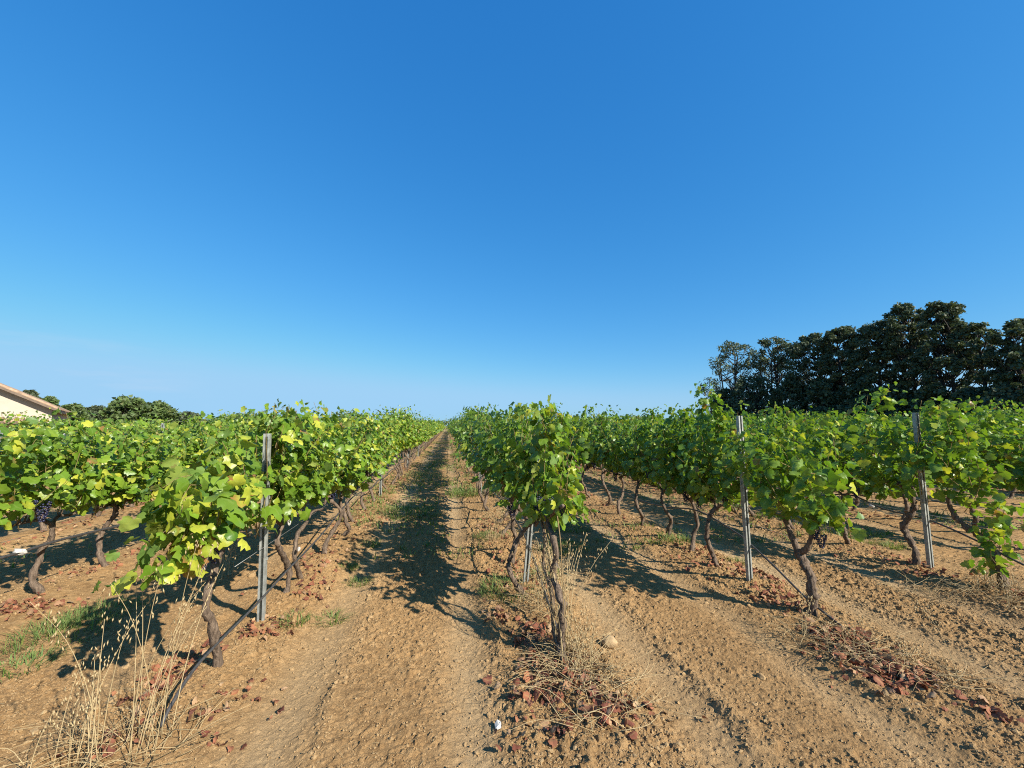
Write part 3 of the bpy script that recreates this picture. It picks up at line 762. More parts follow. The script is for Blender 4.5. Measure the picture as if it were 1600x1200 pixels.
# keep clear of the house, its yard and the tree belt
def blocked(x, y):
    if x < -17.5 and y > 22.5 and y < 40: return True
    if x > 19 and y > 18 and (x - 22) * 0.75 + (y - 38) * 0.75 > -3.0: return True
    return False
cand = [c for c in cand if not blocked(row_x(c[1]), c[3])]
near, rest = cand[:300], cand[300:]
print('vines', len(near), len(rest), near[-1][0])
def zscale(k, y):
    if k == -1 and 9.0 < y < 15.5: return 1.17
    if k == 0 and 10.5 < y < 26: return 1.15
    if k == 1 and y < 13: return 1.09
    if k <= -2: return 0.88 if y < 9 else 0.92
    return 1.0 if k < 0 else 1.03
GROUP = 'grapevines trained along the trellis rows'
for (dist, k, i, yv) in near:
    X0 = row_x(k); rg = np.random.RandomState(1000 + (k + 20) * 131 + i)
    base = np.array((X0, yv, gz(X0, yv) - 0.01))
    root = empty('grapevine', base)
    if (k, i) in SPECIAL: lab = SPECIAL[(k, i)]
    elif i < 12: lab = 'leafy grapevine, %s from the near end of the %s' % (ORDW[i + 1], row_name(k))
    else: lab = 'grapevine merging with its neighbours farther along the %s' % row_name(k)
    tag(root, lab, 'grapevine', GROUP)
    spec = CUSTOM.get((k, i))
    left = k < 0
    if spec or dist < 6.6 or (k, i) in EXTRA:
        kp = clear_front_of_post(k, base)
        sh = []
        dflt_y, dflt_s = (0.25, 0.106) if left else (0.09, 0.102)
        if spec:
            for s in spec.get('shoots', []):
                p = smooth_path(rel(s, base), 4)
                ln = np.linalg.norm(np.diff(p, axis=0), axis=1).sum(); m = max(5, int(ln / 0.065))
                t = np.linspace(0, 1, len(p)); tn = np.linspace(0, 1, m)
                q = np.stack([np.interp(tn, t, p[:, a_]) for a_ in range(3)], 1) + rg.normal(0, 0.012, (m, 3))
                sh.append(q)
            if spec['n']: sh += std_shoots(rg, spec['n'])
            tb = trunk_along(rg, rel(spec['trunk'], base), spec['r'][0], spec['r'][1], [rel(a_, base) for a_ in spec['arms']])
            tb.build('trunk', M['vine_bark'], root)
        else:
            sh = std_shoots(rg, 12 if left else 12, zmax=(1.48 if k <= -2 else 1.60 if left else 1.66) + rg.normal(0, 0.05))
            tb = std_trunk(rg, lean=0.16, r=0.029 if (k, i) == (-1, 1) else 0.024)
            tb.build('trunk', M['vine_bark'], root)
        if (k, i) == (0, 0):
            cm = MB()
            for pts in ([(818, 795), (845, 812), (862, 850), (880, 900), (884, 960)], [(835, 790), (850, 830), (866, 900), (874, 960), (880, 1030)], [(800, 800), (820, 815), (850, 812), (866, 840)], [(846, 800), (857, 860), (862, 930), (872, 1010)], [(870, 800), (876, 850), (879, 920), (885, 1000)]):
                P = smooth_path(rel(c_row(pts, X0 + rg.normal(0, 0.02)), base), 6)
                cm.add(*tube(P, np.linspace(0.0045, 0.0025, len(P)), 5), C=(rg.rand(), 0, 0, 0))
            cm.build('dry_cane', M['straw'], root)
        for s in EXTRA.get((k, i), []):
            p = smooth_path(rel(s, base), 6); sh.append(p)
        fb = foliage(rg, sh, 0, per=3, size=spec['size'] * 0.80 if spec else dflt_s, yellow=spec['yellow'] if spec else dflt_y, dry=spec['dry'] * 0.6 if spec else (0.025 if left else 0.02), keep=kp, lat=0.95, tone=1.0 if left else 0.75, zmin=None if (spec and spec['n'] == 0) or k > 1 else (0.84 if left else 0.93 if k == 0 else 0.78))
        if (k, i) == (-1, 0):                                     # the dead rusty leaves hanging at the bottom of the end vine
            dp = np.array(rel(c_row([(300, 868), (304, 856), (388, 745), (395, 760), (322, 845)], X0 + 0.10), base))
            put_leaves(fb, dp, np.array([(0.5, -0.8, 0.3)] * 5) + rg.normal(0, .2, (5, 3)), np.array([(0.1, 0, -1.0)] * 5), [0.13, 0.10, 0.10, 0.08, 0.09], np.array([(0.5, 0.6, 1.0, 0)] * 5), 0, rg, 0, 1.1, 0.5)
        fb.build('foliage', LEAFM, root)
    else:
        f = link('foliage', (LIB.near_left if left else LIB.near_centre if k == 0 else LIB.near_right)[rg.randint(11 if left else 8 if k == 0 else 14)], root)
        zs = zscale(k, yv)
        f.scale = (rg.uniform(0.92, 1.15) * rg.choice((-1, 1)), rg.uniform(0.95, 1.12) * rg.choice((-1, 1)), float(np.clip(rg.normal(1.0, 0.075), 0.84, 1.17)) * zs)
        t = link('trunk', LIB.trunk[rg.randint(16)], root); t.rotation_euler = (0, 0, rg.choice((0, math.pi)))
    if dist < 12 and -3 <= k <= 3 and not spec:
        for g in range(rg.randint(1, 4)):
            c = link('grape_cluster', GRAPES[rg.randint(4)], root)
            c.location = (float(rg.normal(0, 0.10)), float(rg.uniform(-0.38, 0.38)), float(rg.uniform(0.76, 0.95)))
            c.rotation_euler = (0, 0, float(rg.rand() * 6)); sc_ = float(rg.uniform(0.85, 1.2)); c.scale = (sc_, sc_, sc_)
    if (k, i) in ((-1, 0), (0, 0), (1, 0)):
        if (k, i) == (0, 0):
            for q_ in ((0.10, 0.42, 1.03), (0.02, 0.52, 1.05), (-0.06, 0.60, 1.03)):
                c = link('grape_cluster', GRAPES[rg.randint(4)], root); c.location = q_; c.scale = (0.85, 0.85, 0.85)
        for (px, py) in {(-1, 0): [(314, 868), (336, 846), (545, 770)], (0, 0): [], (1, 0): [(1272, 820), (1282, 832)]}[(k, i)]:
            p = on_row(px, py, X0 + (0.10 if k != 1 else 0.02)) - base
            if abs(p[1]) > 1.5: continue
            c = link('grape_cluster', GRAPES[rg.randint(4)], root); c.location = p; c.rotation_euler = (0, 0, 1.0); c.scale = (0.8, 0.8, 0.8)

# the rest of the vineyard, too many to part: one leafy mass with its trunks
LIB.mid = {}
for side in (0, 1):
    yl = 0.20 if side == 0 else 0.07
    LIB.mid[side] = [[], []]
    for i in range(7):
        rg = np.random.RandomState(500 + side * 50 + i)
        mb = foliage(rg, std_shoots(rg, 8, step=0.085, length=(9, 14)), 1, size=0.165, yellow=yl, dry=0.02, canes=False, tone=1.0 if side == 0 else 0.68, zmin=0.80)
        tb = std_trunk(rg); V, T, C, M_, S_ = tb.arrays(); mb.add(V, T, C, 1)
        LIB.mid[side][0].append(mb.arrays())
    for i in range(7):
        rg = np.random.RandomState(700 + side * 50 + i)
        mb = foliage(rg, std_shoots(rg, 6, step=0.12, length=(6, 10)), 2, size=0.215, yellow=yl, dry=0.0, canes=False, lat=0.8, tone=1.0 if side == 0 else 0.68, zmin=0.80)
        P = np.array([(0, 0, 0), (rg.normal(0, .04), rg.normal(0, .04), 0.3), (0, 0, 0.68)]); mb.add(*tube(P, (0.035, 0.028, 0.025), 4), mat=1)
        LIB.mid[side][1].append(mb.arrays())
sb = MB(); rg = np.random.RandomState(77)
for (dist, k, i, yv) in rest:
    X0 = row_x(k); lod = 0 if dist < 26 else 1
    fx, fy = rg.choice((-1, 1)) * rg.uniform(0.95, 1.2), rg.choice((-1, 1)) * 1.08
    fz = float(np.clip(rg.normal(1.0, 0.08), 0.82, 1.2)) * (0.93 if k <= -3 and yv < 30 else 1.0); g0 = gz(X0, yv)
    sb.merge(LIB.mid[0 if k < 0 else 1][lod][rg.randint(7)], lambda V: V * (fx, fy, fz) + (X0, yv, g0))
so = sb.build('distant_vines', [M['vine_leaf'], M['vine_bark']])
tag(so, 'green mass of vine rows running away to the horizon', 'vineyard', kind='stuff')

# ------------------------------------------------------------------ trellis posts, wires, drip hoses
def post_mesh(h, w=0.052, dp=0.038, t=0.003):
    """open channel of galvanised sheet: web with punched holes, two flanges, turned-in lips, wire hooks"""
    mb = MB(); z0 = -0.35
    holes = [(h - 0.055, 0.011), (h - 0.115, 0.011)] + [(h - 0.25 - 0.2 * q, 0.009) for q in range(5)]
    # web in the plane y=+dp/2, cut round each hole
    zs = sorted([z0, h] + [z for c, r in holes for z in (c - r, c + r)])
    for a_, b_ in zip(zs[:-1], zs[1:]):
        hole = any(abs((a_ + b_) / 2 - c) < r for c, r in holes)
        if hole:
            mb.add(*box(-w / 2, -0.009, dp / 2 - t, dp / 2, a_, b_), smooth=False); mb.add(*box(0.009, w / 2, dp / 2 - t, dp / 2, a_, b_), smooth=False)
        else: mb.add(*box(-w / 2, w / 2, dp / 2 - t, dp / 2, a_, b_), smooth=False)
    for s in (-1, 1):
        xo, xi = s * w / 2, s * (w / 2 - t)
        mb.add(*box(min(xo, xi), max(xo, xi), -dp / 2, dp / 2 - t, z0, h), smooth=False)
        l1 = s * (w / 2 - t); l2 = s * (w / 2 - 0.016)
        mb.add(*box(min(l1, l2), max(l1, l2), -dp / 2, -dp / 2 + t, z0, h), smooth=False)
        l3 = s * (w / 2 + 0.012)
        for q in range(5):                                       # little hooks punched out for the wires
            zz = 0.48 + q * 0.25
            if zz < h - 0.1: mb.add(*box(min(xo, l3), max(xo, l3), -0.004, 0.004, zz, zz + 0.02), smooth=False)
    return mb
PGROUP = 'galvanised steel trellis posts'
PL = {(-1, 0): 'leftmost near steel post, pale, standing clear of the yellowing end vine', (0, 0): 'steel post of the centre row, its top just showing above leaves',
      (1, 0): 'near steel post between lush vines, red leaves at its foot', (2, 0): 'rightmost near steel post beside the snaking dark trunk'}
pm = {}
def add_post(k, yv, h, lean, n, lab):
    key = round(h, 2)
    if key not in pm: pm[key] = post_mesh(h).mesh('trellis_post', [M['zinc']])
    o = link('trellis_post', pm[key]); o.location = (row_x(k), yv, gz(row_x(k), yv))
    o.rotation_euler = (rv.normal(0, 0.015) if n else 0.0, lean, math.radians(rv.normal(0, 8) - 0))
    return tag(o, lab, 'post', PGROUP)
for (k, yv, h, ln) in POSTS: add_post(k, yv, h, ln, 0, PL[(k, 0)])
p = on_row(2, 690, row_x(-2)); add_post(-2, 4.06, 1.58, 0.08, 0, 'leaning steel post cut by the left edge of the photo')
for k in range(-5, 7):
    for n in range(0 if k not in (-1, 0, 1, 2, -2) else 1, 5):
        yv = 4.05 + 6.1 * n + rv.normal(0, 0.1)
        if k == -1 and n == 1: yv = 10.05
        if not in_view(row_x(k), yv, 0) or blocked(row_x(k), yv): continue
        add_post(k, yv, 1.62 + rv.normal(0, 0.05), rv.normal(0, 0.02), n, 'steel post, %s from the near end of the %s' % (ORDW[n + 1], row_name(k)))

def hose_pts(k, start):
    X0 = row_x(k); P = list(start)
    y0 = P[-1][1] if P else FIELD_Y0 + 0.3
    yv = y0 + 0.8; q = 0
    while yv < 60:
        P.append(np.array((X0 + 0.04 + rv.normal(0, 0.012), yv, 0.485 - (0.05 if q % 2 else 0) + rv.normal(0, 0.012)))); yv += 0.8 + 0.03 * (yv - 4); q += 1
    return smooth_path(P, 4)
HS = {-1: [on_row(px, py, row_x(-1) + 0.03) for px, py in ((252, 1136), (262, 1112), (300, 1050), (345, 1000), (400, 945), (450, 890), (500, 838), (545, 783))],
      1: [on_row(px, py, row_x(1) + 0.03) for px, py in ((1340, 1000), (1322, 984), (1286, 956), (1255, 930), (1210, 885), (1170, 848), (1150, 832), (1090, 798))],
      2: [on_row(px, py, row_x(2) + 0.03) for px, py in ((1640, 900), (1590, 878), (1520, 842), (1450, 812), (1380, 795), (1320, 772))],
      -2: [on_row(px, py, row_x(-2) + 0.03) for px, py in ((-150, 905), (0, 872), (100, 842), (200, 818), (280, 797))],
      0: [np.array((row_x(0) + .05, 2.95, 0.03)), np.array((row_x(0) + .03, 3.5, 0.22)), np.array((row_x(0) + .03, 4.4, 0.46))]}
for k in (-3, -2, -1, 0, 1, 2, 3, 4):
    st = HS.get(k, [np.array((row_x(k) + .04, 3.4, 0.40)), np.array((row_x(k) + .04, 4.4, 0.48))])
    P = hose_pts(k, st)
    mb = MB(); mb.add(*tube(P, 0.0095 if k != -2 else 0.0130, 8))
    o = mb.build('drip_hose', M['hose'])
    lab = {-1: 'black drip hose rising from the soil through the row left of the lane', 1: 'black drip hose slanting up from the soil by the forked vine trunk',
           -2: 'black drip hose crossing the left edge of the photo at knee height', 0: 'black drip hose along the centre row, half hidden by grass'}.get(k, 'black drip hose hung along the %s' % row_name(k))
    tag(o, lab, 'hose', 'black drip irrigation hoses')
    w0 = MB(); yy = np.linspace(max(3.0, VINE_Y[k][0] + 0.1), 45, 40)
    zz = np.full(40, 0.66) - 0.02 * np.abs(np.sin(yy * 0.515))
    w0.add(*tube(np.stack([np.full(40, row_x(k)), yy, zz], 1), 0.0022, 4))
    tag(w0.build('trellis_wire', M['wire']), 'thin steel wire carrying the vine arms of the %s' % row_name(k), 'wire', 'trellis wires')

# ------------------------------------------------------------------ grasses, weeds and litter
def blade(mb, rng, p, h, w, lean, az, C, mat=0, seg=4, droop=0.4):
    d = np.array((math.cos(az), math.sin(az), 0)); s = np.array((-d[1], d[0], 0))
    t = np.linspace(0, 1, seg + 1)
    cen = p + d * (lean * t ** 1.7 * h)[:, None] + np.array((0, 0, 1)) * (h * (t - droop * lean * t ** 3))[:, None]
    ww = w * (1 - t) ** 0.7
    Lf, Rf = cen - s * ww[:, None], cen + s * ww[:, None]
    V = np.stack([Lf, Rf], 1).reshape(-1, 3)
    T = []
    for i in range(seg): T += [(2 * i, 2 * i + 1, 2 * i + 3), (2 * i, 2 * i + 3, 2 * i + 2)]
    mb.add(V, T, C, mat)
def green_tuft(seed, n, rad, h, yellow=0.15, spread=0.9):
    rg = np.random.RandomState(seed); mb = MB()
    for i in range(n):
        a, r_ = rg.rand() * 6.28, rad * math.sqrt(rg.rand())
        c = np.array((rg.rand(), rg.uniform(0.5, 1) if rg.rand() < yellow else rg.uniform(0, .2), 0, 0.6))
        blade(mb, rg, np.array((math.cos(a) * r_, math.sin(a) * r_, -0.01)), h * rg.uniform(0.4, 1.15), rg.uniform(0.002, 0.0045), rg.uniform(0.1, spread), a + rg.normal(0, 0.9), c)
    return mb
GT = [green_tuft(40 + i, 150, 0.12, 0.09, 0.2, 1.7).mesh('grass_tuft', [M['grass']]) for i in range(5)]
GL = [green_tuft(60 + i, 480, 0.32, 0.12, 0.25, 2.0).mesh('grass_tuft', [M['grass']]) for i in range(3)]
def put_tuft(px, py, big, lab, sc_=1.0, sy_=1.0, rot=None):
    xx, yy = on_ground(px, py, 0.02)
    o = link('grass_tuft', (GL if big else GT)[rv.randint(3 if big else 5)]); o.location = (xx, yy, gz(xx, yy))
    o.rotation_euler = (0, 0, rv.rand() * 6.28 if rot is None else rot); o.scale = (sc_, sc_ * sy_, sc_)
    return tag(o, lab, 'grass', 'tufts of green grass')
put_tuft(95, 985, True, 'sprawling patch of green grass beside a pale track, lower left', 1.15, 0.8)
put_tuft(160, 955, True, 'green grass patch in the vine shadow, lower left', 0.9)
put_tuft(35, 1040, False, 'small green grass tuft on the pale track at the left edge', 1.3)
put_tuft(515, 962, False, 'short bright grass tuft at the edge of the smooth lane track', 1.0)
put_tuft(460, 975, False, 'grey green tuft at the foot of the curving trunk left of lane', 1.0)
put_tuft(560, 905, False, 'low grass tuft on the lane side, nearest the hedge shadow', 1.0)
put_tuft(578, 848, False, 'grass tuft by the lane at the far edge of a shadow', 1.25)
put_tuft(545, 885, False, 'thin grass tuft amid pale leaf litter by the lane', 1.0)
put_tuft(795, 925, True, 'thick green grass at the foot of the centre row post', 1.0, 0.9)
put_tuft(765, 840, True, 'green weeds under the left side of the centre row', 0.75)
put_tuft(885, 855, True, 'dark green weeds shaded to the right of the centre row', 1.0)
put_tuft(895, 825, True, 'green weeds in shade farther along right of the centre row', 0.9)
put_tuft(850, 905, False, 'yellowish grass tuft between centre post and leaning trunk', 1.4)
put_tuft(1062, 850, False, 'green tuft between two trunks right of the centre row', 1.6)
put_tuft(1152, 880, False, 'single green sprout behind a steel post in the tilled soil', 0.9)
put_tuft(1355, 840, True, 'pale green weeds in dry soil left of the snaking trunk', 0.7)
put_tuft(742, 772, True, 'bright green weed patch on the lane just left of the centre row', 1.7, 1.3)
put_tuft(738, 712, True, 'bright green weed patch farther along the lane, beside the centre row', 3.4, 1.6)
put_tuft(660, 745, True, 'green weeds in the hedge shadow on the left of the lane', 2.2, 2.2)
put_tuft(635, 800, True, 'weeds on the shaded left half of the lane', 1.5, 1.6)
put_tuft(1400, 850, False, 'weedy tuft close to the snaking dark trunk', 1.3)

def oat_tuft(seed, n, h, rad, lean0=(0, 0), straws=40):
    """dead wild oats: bare straw stalks with hanging spikelets over a mat of broken straw"""
    rg = np.random.RandomState(seed); mb = MB()
    for i in range(n):
        a, r_ = rg.rand() * 6.28, rad * math.sqrt(rg.rand()); b = np.array((math.cos(a) * r_, math.sin(a) * r_, -0.01))
        hh = h * rg.uniform(0.55, 1.1); l = np.array((lean0[0] + rg.normal(0, 0.16), lean0[1] + rg.normal(0, 0.16), 0)) * hh
        P = smooth_path([b, b + l * 0.25 + (0, 0, hh * 0.4), b + l * 0.7 + (0, 0, hh * 0.75), b + l * 1.25 + (0, 0, hh)], 4)
        c = (rg.uniform(0.65, 1), 0, 0, 0)
        mb.add(*tube(P, np.linspace(0.0024, 0.0010, len(P)), 4), C=c)
        if rg.rand() < 0.75:
            for q in range(rg.randint(8, 18)):
                p = P[-1 - rg.randint(0, 5)] + rg.normal(0, 0.022, 3); dn = np.array((rg.normal(0, 0.25), rg.normal(0, 0.25), -1)); dn = dn / np.linalg.norm(dn)
                ln = rg.uniform(0.022, 0.040); s = np.cross(dn, (0.3, 0.9, 0.1)) * 0.0042; s2 = np.cross(dn, s)
                mid = p + dn * ln * 0.4
                mb.add([p, mid + s, mid - s, mid + s2, p + dn * ln], [(0, 1, 3), (0, 3, 2), (1, 4, 3), (3, 4, 2), (0, 2, 1), (1, 2, 4)], C=(rg.uniform(0.7, 1), 0, 0, 0))
    for i in range(straws):
        a, r_ = rg.rand() * 6.28, rad * 1.5 * math.sqrt(rg.rand()); b = np.array((math.cos(a) * r_, math.sin(a) * r_, 0.015))
        az = rg.rand() * 6.28; ln = rg.uniform(0.12, 0.42); up = rg.uniform(0.0, 0.5) * ln
        P = smooth_path([b, b + (math.cos(az) * ln * .5, math.sin(az) * ln * .5, up * 0.75), b + (math.cos(az + .3) * ln, math.sin(az + .3) * ln, up)], 3)
        mb.add(*tube(P, np.linspace(0.0021, 0.0010, len(P)), 4), C=(rg.uniform(0.1, 1), 0, 0, 0))
    return mb
def put_oats(px, py, seed, n, h, rad, lab, lean0=(0, 0), straws=40):
    xx, yy = on_ground(px, py, 0.0)
    o = oat_tuft(seed, n, h, rad, lean0, straws).build('dry_grass', M['straw']); o.location = (xx, yy, gz(xx, yy)); return tag(o, lab, 'dry grass', 'clumps of dead straw coloured grass')
put_oats(175, 1195, 1, 10, 0.88, 0.16, 'tall dead wild oats standing in the bottom left corner', (0.10, 0.05), 32)
put_oats(245, 1180, 2, 8, 1.02, 0.14, 'dead oat stalks leaning right at the buried end of a hose', (0.16, 0.12), 34)
put_oats(100, 1210, 3, 7, 0.42, 0.15, 'short dry stalks at the very bottom left edge', (0.02, 0.05), 25)
put_oats(900, 1060, 4, 14, 0.40, 0.13, 'dry grass heaped round the leaning trunk of the centre row', (0.05, -0.02), 100)
put_oats(880, 1035, 14, 42, 0.72, 0.05, 'dry straw wrapped upright against the leaning centre trunk', (-0.02, 0.36), 40)
put_oats(930, 1105, 5, 5, 0.25, 0.22, 'flattened straw in front of the centre row', (0.3, -0.1), 90)
put_oats(840, 960, 6, 18, 0.50, 0.16, 'thin dry stems between centre post and leaning trunk', (0, 0), 60)
put_oats(775, 850, 7, 16, 0.60, 0.14, 'upright dry stems on the left flank of the centre row', (0, 0), 40)
put_oats(1300, 1015, 8, 8, 0.30, 0.20, 'straw and red leaves in front of the forked vine trunk', (0.1, -0.05), 90)
put_oats(1400, 1050, 9, 4, 0.18, 0.18, 'flattened straw amid red leaves, lower right', (0.2, 0), 70)
put_oats(1500, 1080, 10, 2, 0.50, 0.05, 'two thin dry stalks standing alone, lower right', (-0.1, 0), 14)
put_oats(1585, 945, 11, 22, 0.22, 0.25, 'dry grass round the foot of the sparse end vine', (0, 0), 120)
put_oats(1440, 930, 12, 3, 0.16, 0.2, 'straw scattered in front of the rightmost near post', (0.2, 0), 60)
put_oats(345, 905, 15, 7, 0.62, 0.10, 'dead oat stalks rising beside the yellowing end vine', (0.25, 0.1), 6)

# leaf litter: fallen vine leaves in drifts along the rows
def litter(rg, centres, name, lab, cat):
    mb = MB(); P, S, C = [], [], []
    for (xx, yy, sx, sy_, n, s) in centres:
        for q in range(int(n * 1.4)):
            P.append((rg.normal(xx, sx), rg.normal(yy, sy_))); S.append(s * rg.uniform(0.4, 1.0))
            C.append((rg.rand(), rg.uniform(0.4, 1) if rg.rand() < 0.25 else 0, rg.rand() if rg.rand() < 0.3 else 0, 0))
    P = np.array(P); zt, _ = soil_height(P[:, 0], P[:, 1]); n = len(P)
    N_ = np.tile((0, 0, 1.0), (n, 1)) + rg.normal(0, 0.45, (n, 3)); F_ = rg.normal(0, 1, (n, 3)) * (1, 1, 0.2)
    put_leaves(mb, np.stack([P[:, 0], P[:, 1], zt + 0.012 + 0.02 * rg.rand(n)], 1), N_, F_, np.array(S), np.array(C), 0, rg, 0, 1.6, 1.2)
    return tag(mb.build(name, M['litter']), lab, cat, kind='stuff')
rg = np.random.RandomState(21); cen = []
for (px, py, sx, sy_, n, s) in [(835, 1000, .10, .10, 60, .055), (860, 1050, .14, .09, 95, .055), (880, 1085, .14, .06, 60, .055), (930, 1120, .16, .07, 45, .05), (780, 965, .07, .1, 18, .05), (860, 1150, .12, .06, 22, .05), (960, 1130, .1, .05, 16, .05),
        (300, 1035, .08, .10, 26, .05), (250, 1080, .08, .10, 26, .05), (400, 1000, .10, .06, 22, .05), (430, 985, .1, .1, 18, .05), (490, 930, .10, .18, 26, .05), (365, 1100, .13, .08, 16, .035), (320, 1125, .05, .04, 8, .04), (340, 1165, .06, .03, 7, .04), (505, 875, .1, .3, 24, .05),
        (1190, 905, .10, .14, 46, .055), (1200, 940, .09, .1, 26, .055), (1240, 960, .1, .1, 24, .05), (1310, 1010, .12, .12, 85, .055), (1360, 1050, .12, .10, 75, .055), (1420, 1070, .10, .06, 50, .055), (1545, 1120, .08, .05, 14, .05), (1590, 940, .1, .1, 18, .05), (1450, 905, .1, .08, 20, .05),
        (60, 955, .16, .12, 46, .05), (20, 960, .15, .12, 30, .05), (140, 900, .2, .2, 30, .045), (170, 1180, .1, .05, 12, .045), (220, 1140, .06, .05, 10, .045)]:
    xx, yy = on_ground(px, py); cen.append((xx, yy, sx, sy_, n, s))
for k in range(-3, 4):
    for q in range(18): cen.append((row_x(k) + rg.normal(0, 0.1), 4 + 14 * rg.rand() ** 1.4, .14, .3, 12, .05))
litter(rg, cen, 'fallen_leaves', 'red brown fallen vine leaves drifted under the rows', 'fallen leaves')

# short broken straw and stalk bits all over the soil
mb = MB(); rg = np.random.RandomState(31)
x, y = 0, 0
NS = 22000; xs = rg.uniform(-5, 8, NS); ys = 1.6 + 9 * rg.rand(NS) ** 1.8
zt0, trk, d, a = relief(xs, ys)
kp = rg.rand(NS) < (0.16 + 0.62 * np.exp(-(d / 0.42) ** 2) + 0.4 * (xs < -1.2) * (ys < 4) + 0.5 * (xs > 1.2) * (ys < 2.7)) * (1 - 0.5 * trk) * np.clip(fbm(xs * 1.5, ys * 1.5 + 70, 2) * 3 - 0.7, 0.1, 1)
xs, ys = xs[kp], ys[kp]; zt, _ = soil_height(xs, ys)
for i in range(len(xs)):
    az = rg.rand() * 6.28; ln = 0.015 + 0.10 * rg.rand() ** 3; dz = rg.normal(0, 0.12) * ln
    p = np.array((xs[i], ys[i], zt[i] + 0.006)); dd = np.array((math.cos(az) * ln, math.sin(az) * ln, dz)); s = np.array((-math.sin(az), math.cos(az), 0)) * rg.uniform(0.0008, 0.0018)
    mid = p + dd * .5 + (0, 0, 0.004 + 0.1 * ln * rg.rand())
    mb.add([p - s, p + s, mid - s, mid + s, p + dd], [(0, 1, 3), (0, 3, 2), (2, 3, 4)], (rg.rand(), 0, 0, 0))
tag(mb.build('straw_litter', M['straw']), 'bits of broken straw strewn over the soil', 'straw', kind='stuff')

# low weeds greening the lanes farther off
mb = MB(); rg = np.random.RandomState(33)
n = 26000; ys = 5.5 + 44 * rg.rand(n) ** 1.5; xs = rg.uniform(-9, 14, n)
z0, trk, d, a = relief(xs, ys)
g = fbm(xs * 0.8 + 3, ys * 0.35 + 50, 3)
lane = ((xs > -1.9) & (xs < 0.7)) * np.clip((ys - 6) / 7, 0, 1) * 1.1
pr = np.clip((g - 0.46) * 5, 0, 1) * (0.35 + lane) * (1 - 0.3 * trk)
kp = rg.rand(n) < pr; xs, ys, z0 = xs[kp], ys[kp], z0[kp]
for i in range(len(xs)):
    for q in range(6):
        blade(mb, rg, np.array((xs[i] + rg.normal(0, .05), ys[i] + rg.normal(0, .05), z0[i])), rg.uniform(0.05, 0.13), rg.uniform(0.005, 0.011), rg.uniform(0.3, 1.5), rg.rand() * 6.28, np.array((rg.rand(), rg.uniform(0, .5), 0, .6)), seg=2)
tag(mb.build('lane_weeds', M['grass']), 'low green weeds growing in the lanes between the rows', 'weeds', kind='stuff')

# ------------------------------------------------------------------ small found things
def lump(name, p, s, mat, lab, cat, seed, sq=(1, 1, 1), amp=0.16, base=ICO2, group=None):
    rg = np.random.RandomState(seed); V, T = base
    V = V * (1 + amp * rg.normal(size=len(V)))[:, None] * np.array(sq) * s
    mb = MB(); mb.add(V, T, smooth=False); o = mb.build(name, mat); o.location = [float(v) for v in p]
    return tag(o, lab, cat, group)
xx, yy = on_ground(778, 1137); mb = MB()
mb.add([(-.014, -.02, 0), (.016, -.014, .006), (.02, .02, .012), (.0, .032, .018), (-.017, .014, .008), (0, 0, .016)], [(0, 1, 5), (1, 2, 5), (2, 3, 5), (3, 4, 5), (4, 0, 5)], smooth=False)
mb.add([(-.014, -.02, -.004), (.016, -.014, .002), (.02, .02, .008), (.0, .032, .014), (-.017, .014, .004), (0, 0, .012)], [(0, 5, 1), (1, 5, 2), (2, 5, 3), (3, 5, 4), (4, 5, 0)], smooth=False)
o = mb.build('paper_scrap', M['white']); o.location = (xx, yy, float(soil_height(np.array([xx]), np.array([yy]))[0][0]) + 0.012)
tag(o, 'pale crumpled scrap lying on clods at the bottom centre', 'scrap')
xx, yy = on_ground(952, 1012); lump('fieldstone', (xx, yy, gz(xx, yy) + 0.04), 0.06, M['stone'], 'large rounded clod like stone right of the leaning centre trunk', 'stone', 3, (1.0, .8, .7), 0.05)
p = on_row(30, 862, row_x(-2) + 0.03); lump('plastic_wad', p, 0.035, M['white'], 'crumpled white plastic caught on the drip hose at the left edge', 'plastic', 5, (1.3, 1, .8), 0.22)
p = on_row(1362, 790, row_x(3)); lump('plastic_ball', p, 0.045, M['white'], 'pale round plastic lump by the hose between two right rows', 'plastic', 6, (1, 1, 1), 0.04)
for q, (px, py, k, off, lab) in enumerate([(457, 696, -1, .12, 'white tag among leaves right of the leftmost near post'), (452, 817, -1, .16, 'white tag hanging under the leaves by the curving trunk'), (467, 858, -1, .06, 'white tie on the hose in front of the curving trunk'), (100, 681, -2, .15, 'white tag on sunlit leaves at the far left')]):
    p = on_row(px, py, row_x(k) + off); lump('plastic_tag', p, 0.018, M['white'], lab, 'tag', 20 + q, (1, .5, 1.4), 0.15, ICO1)

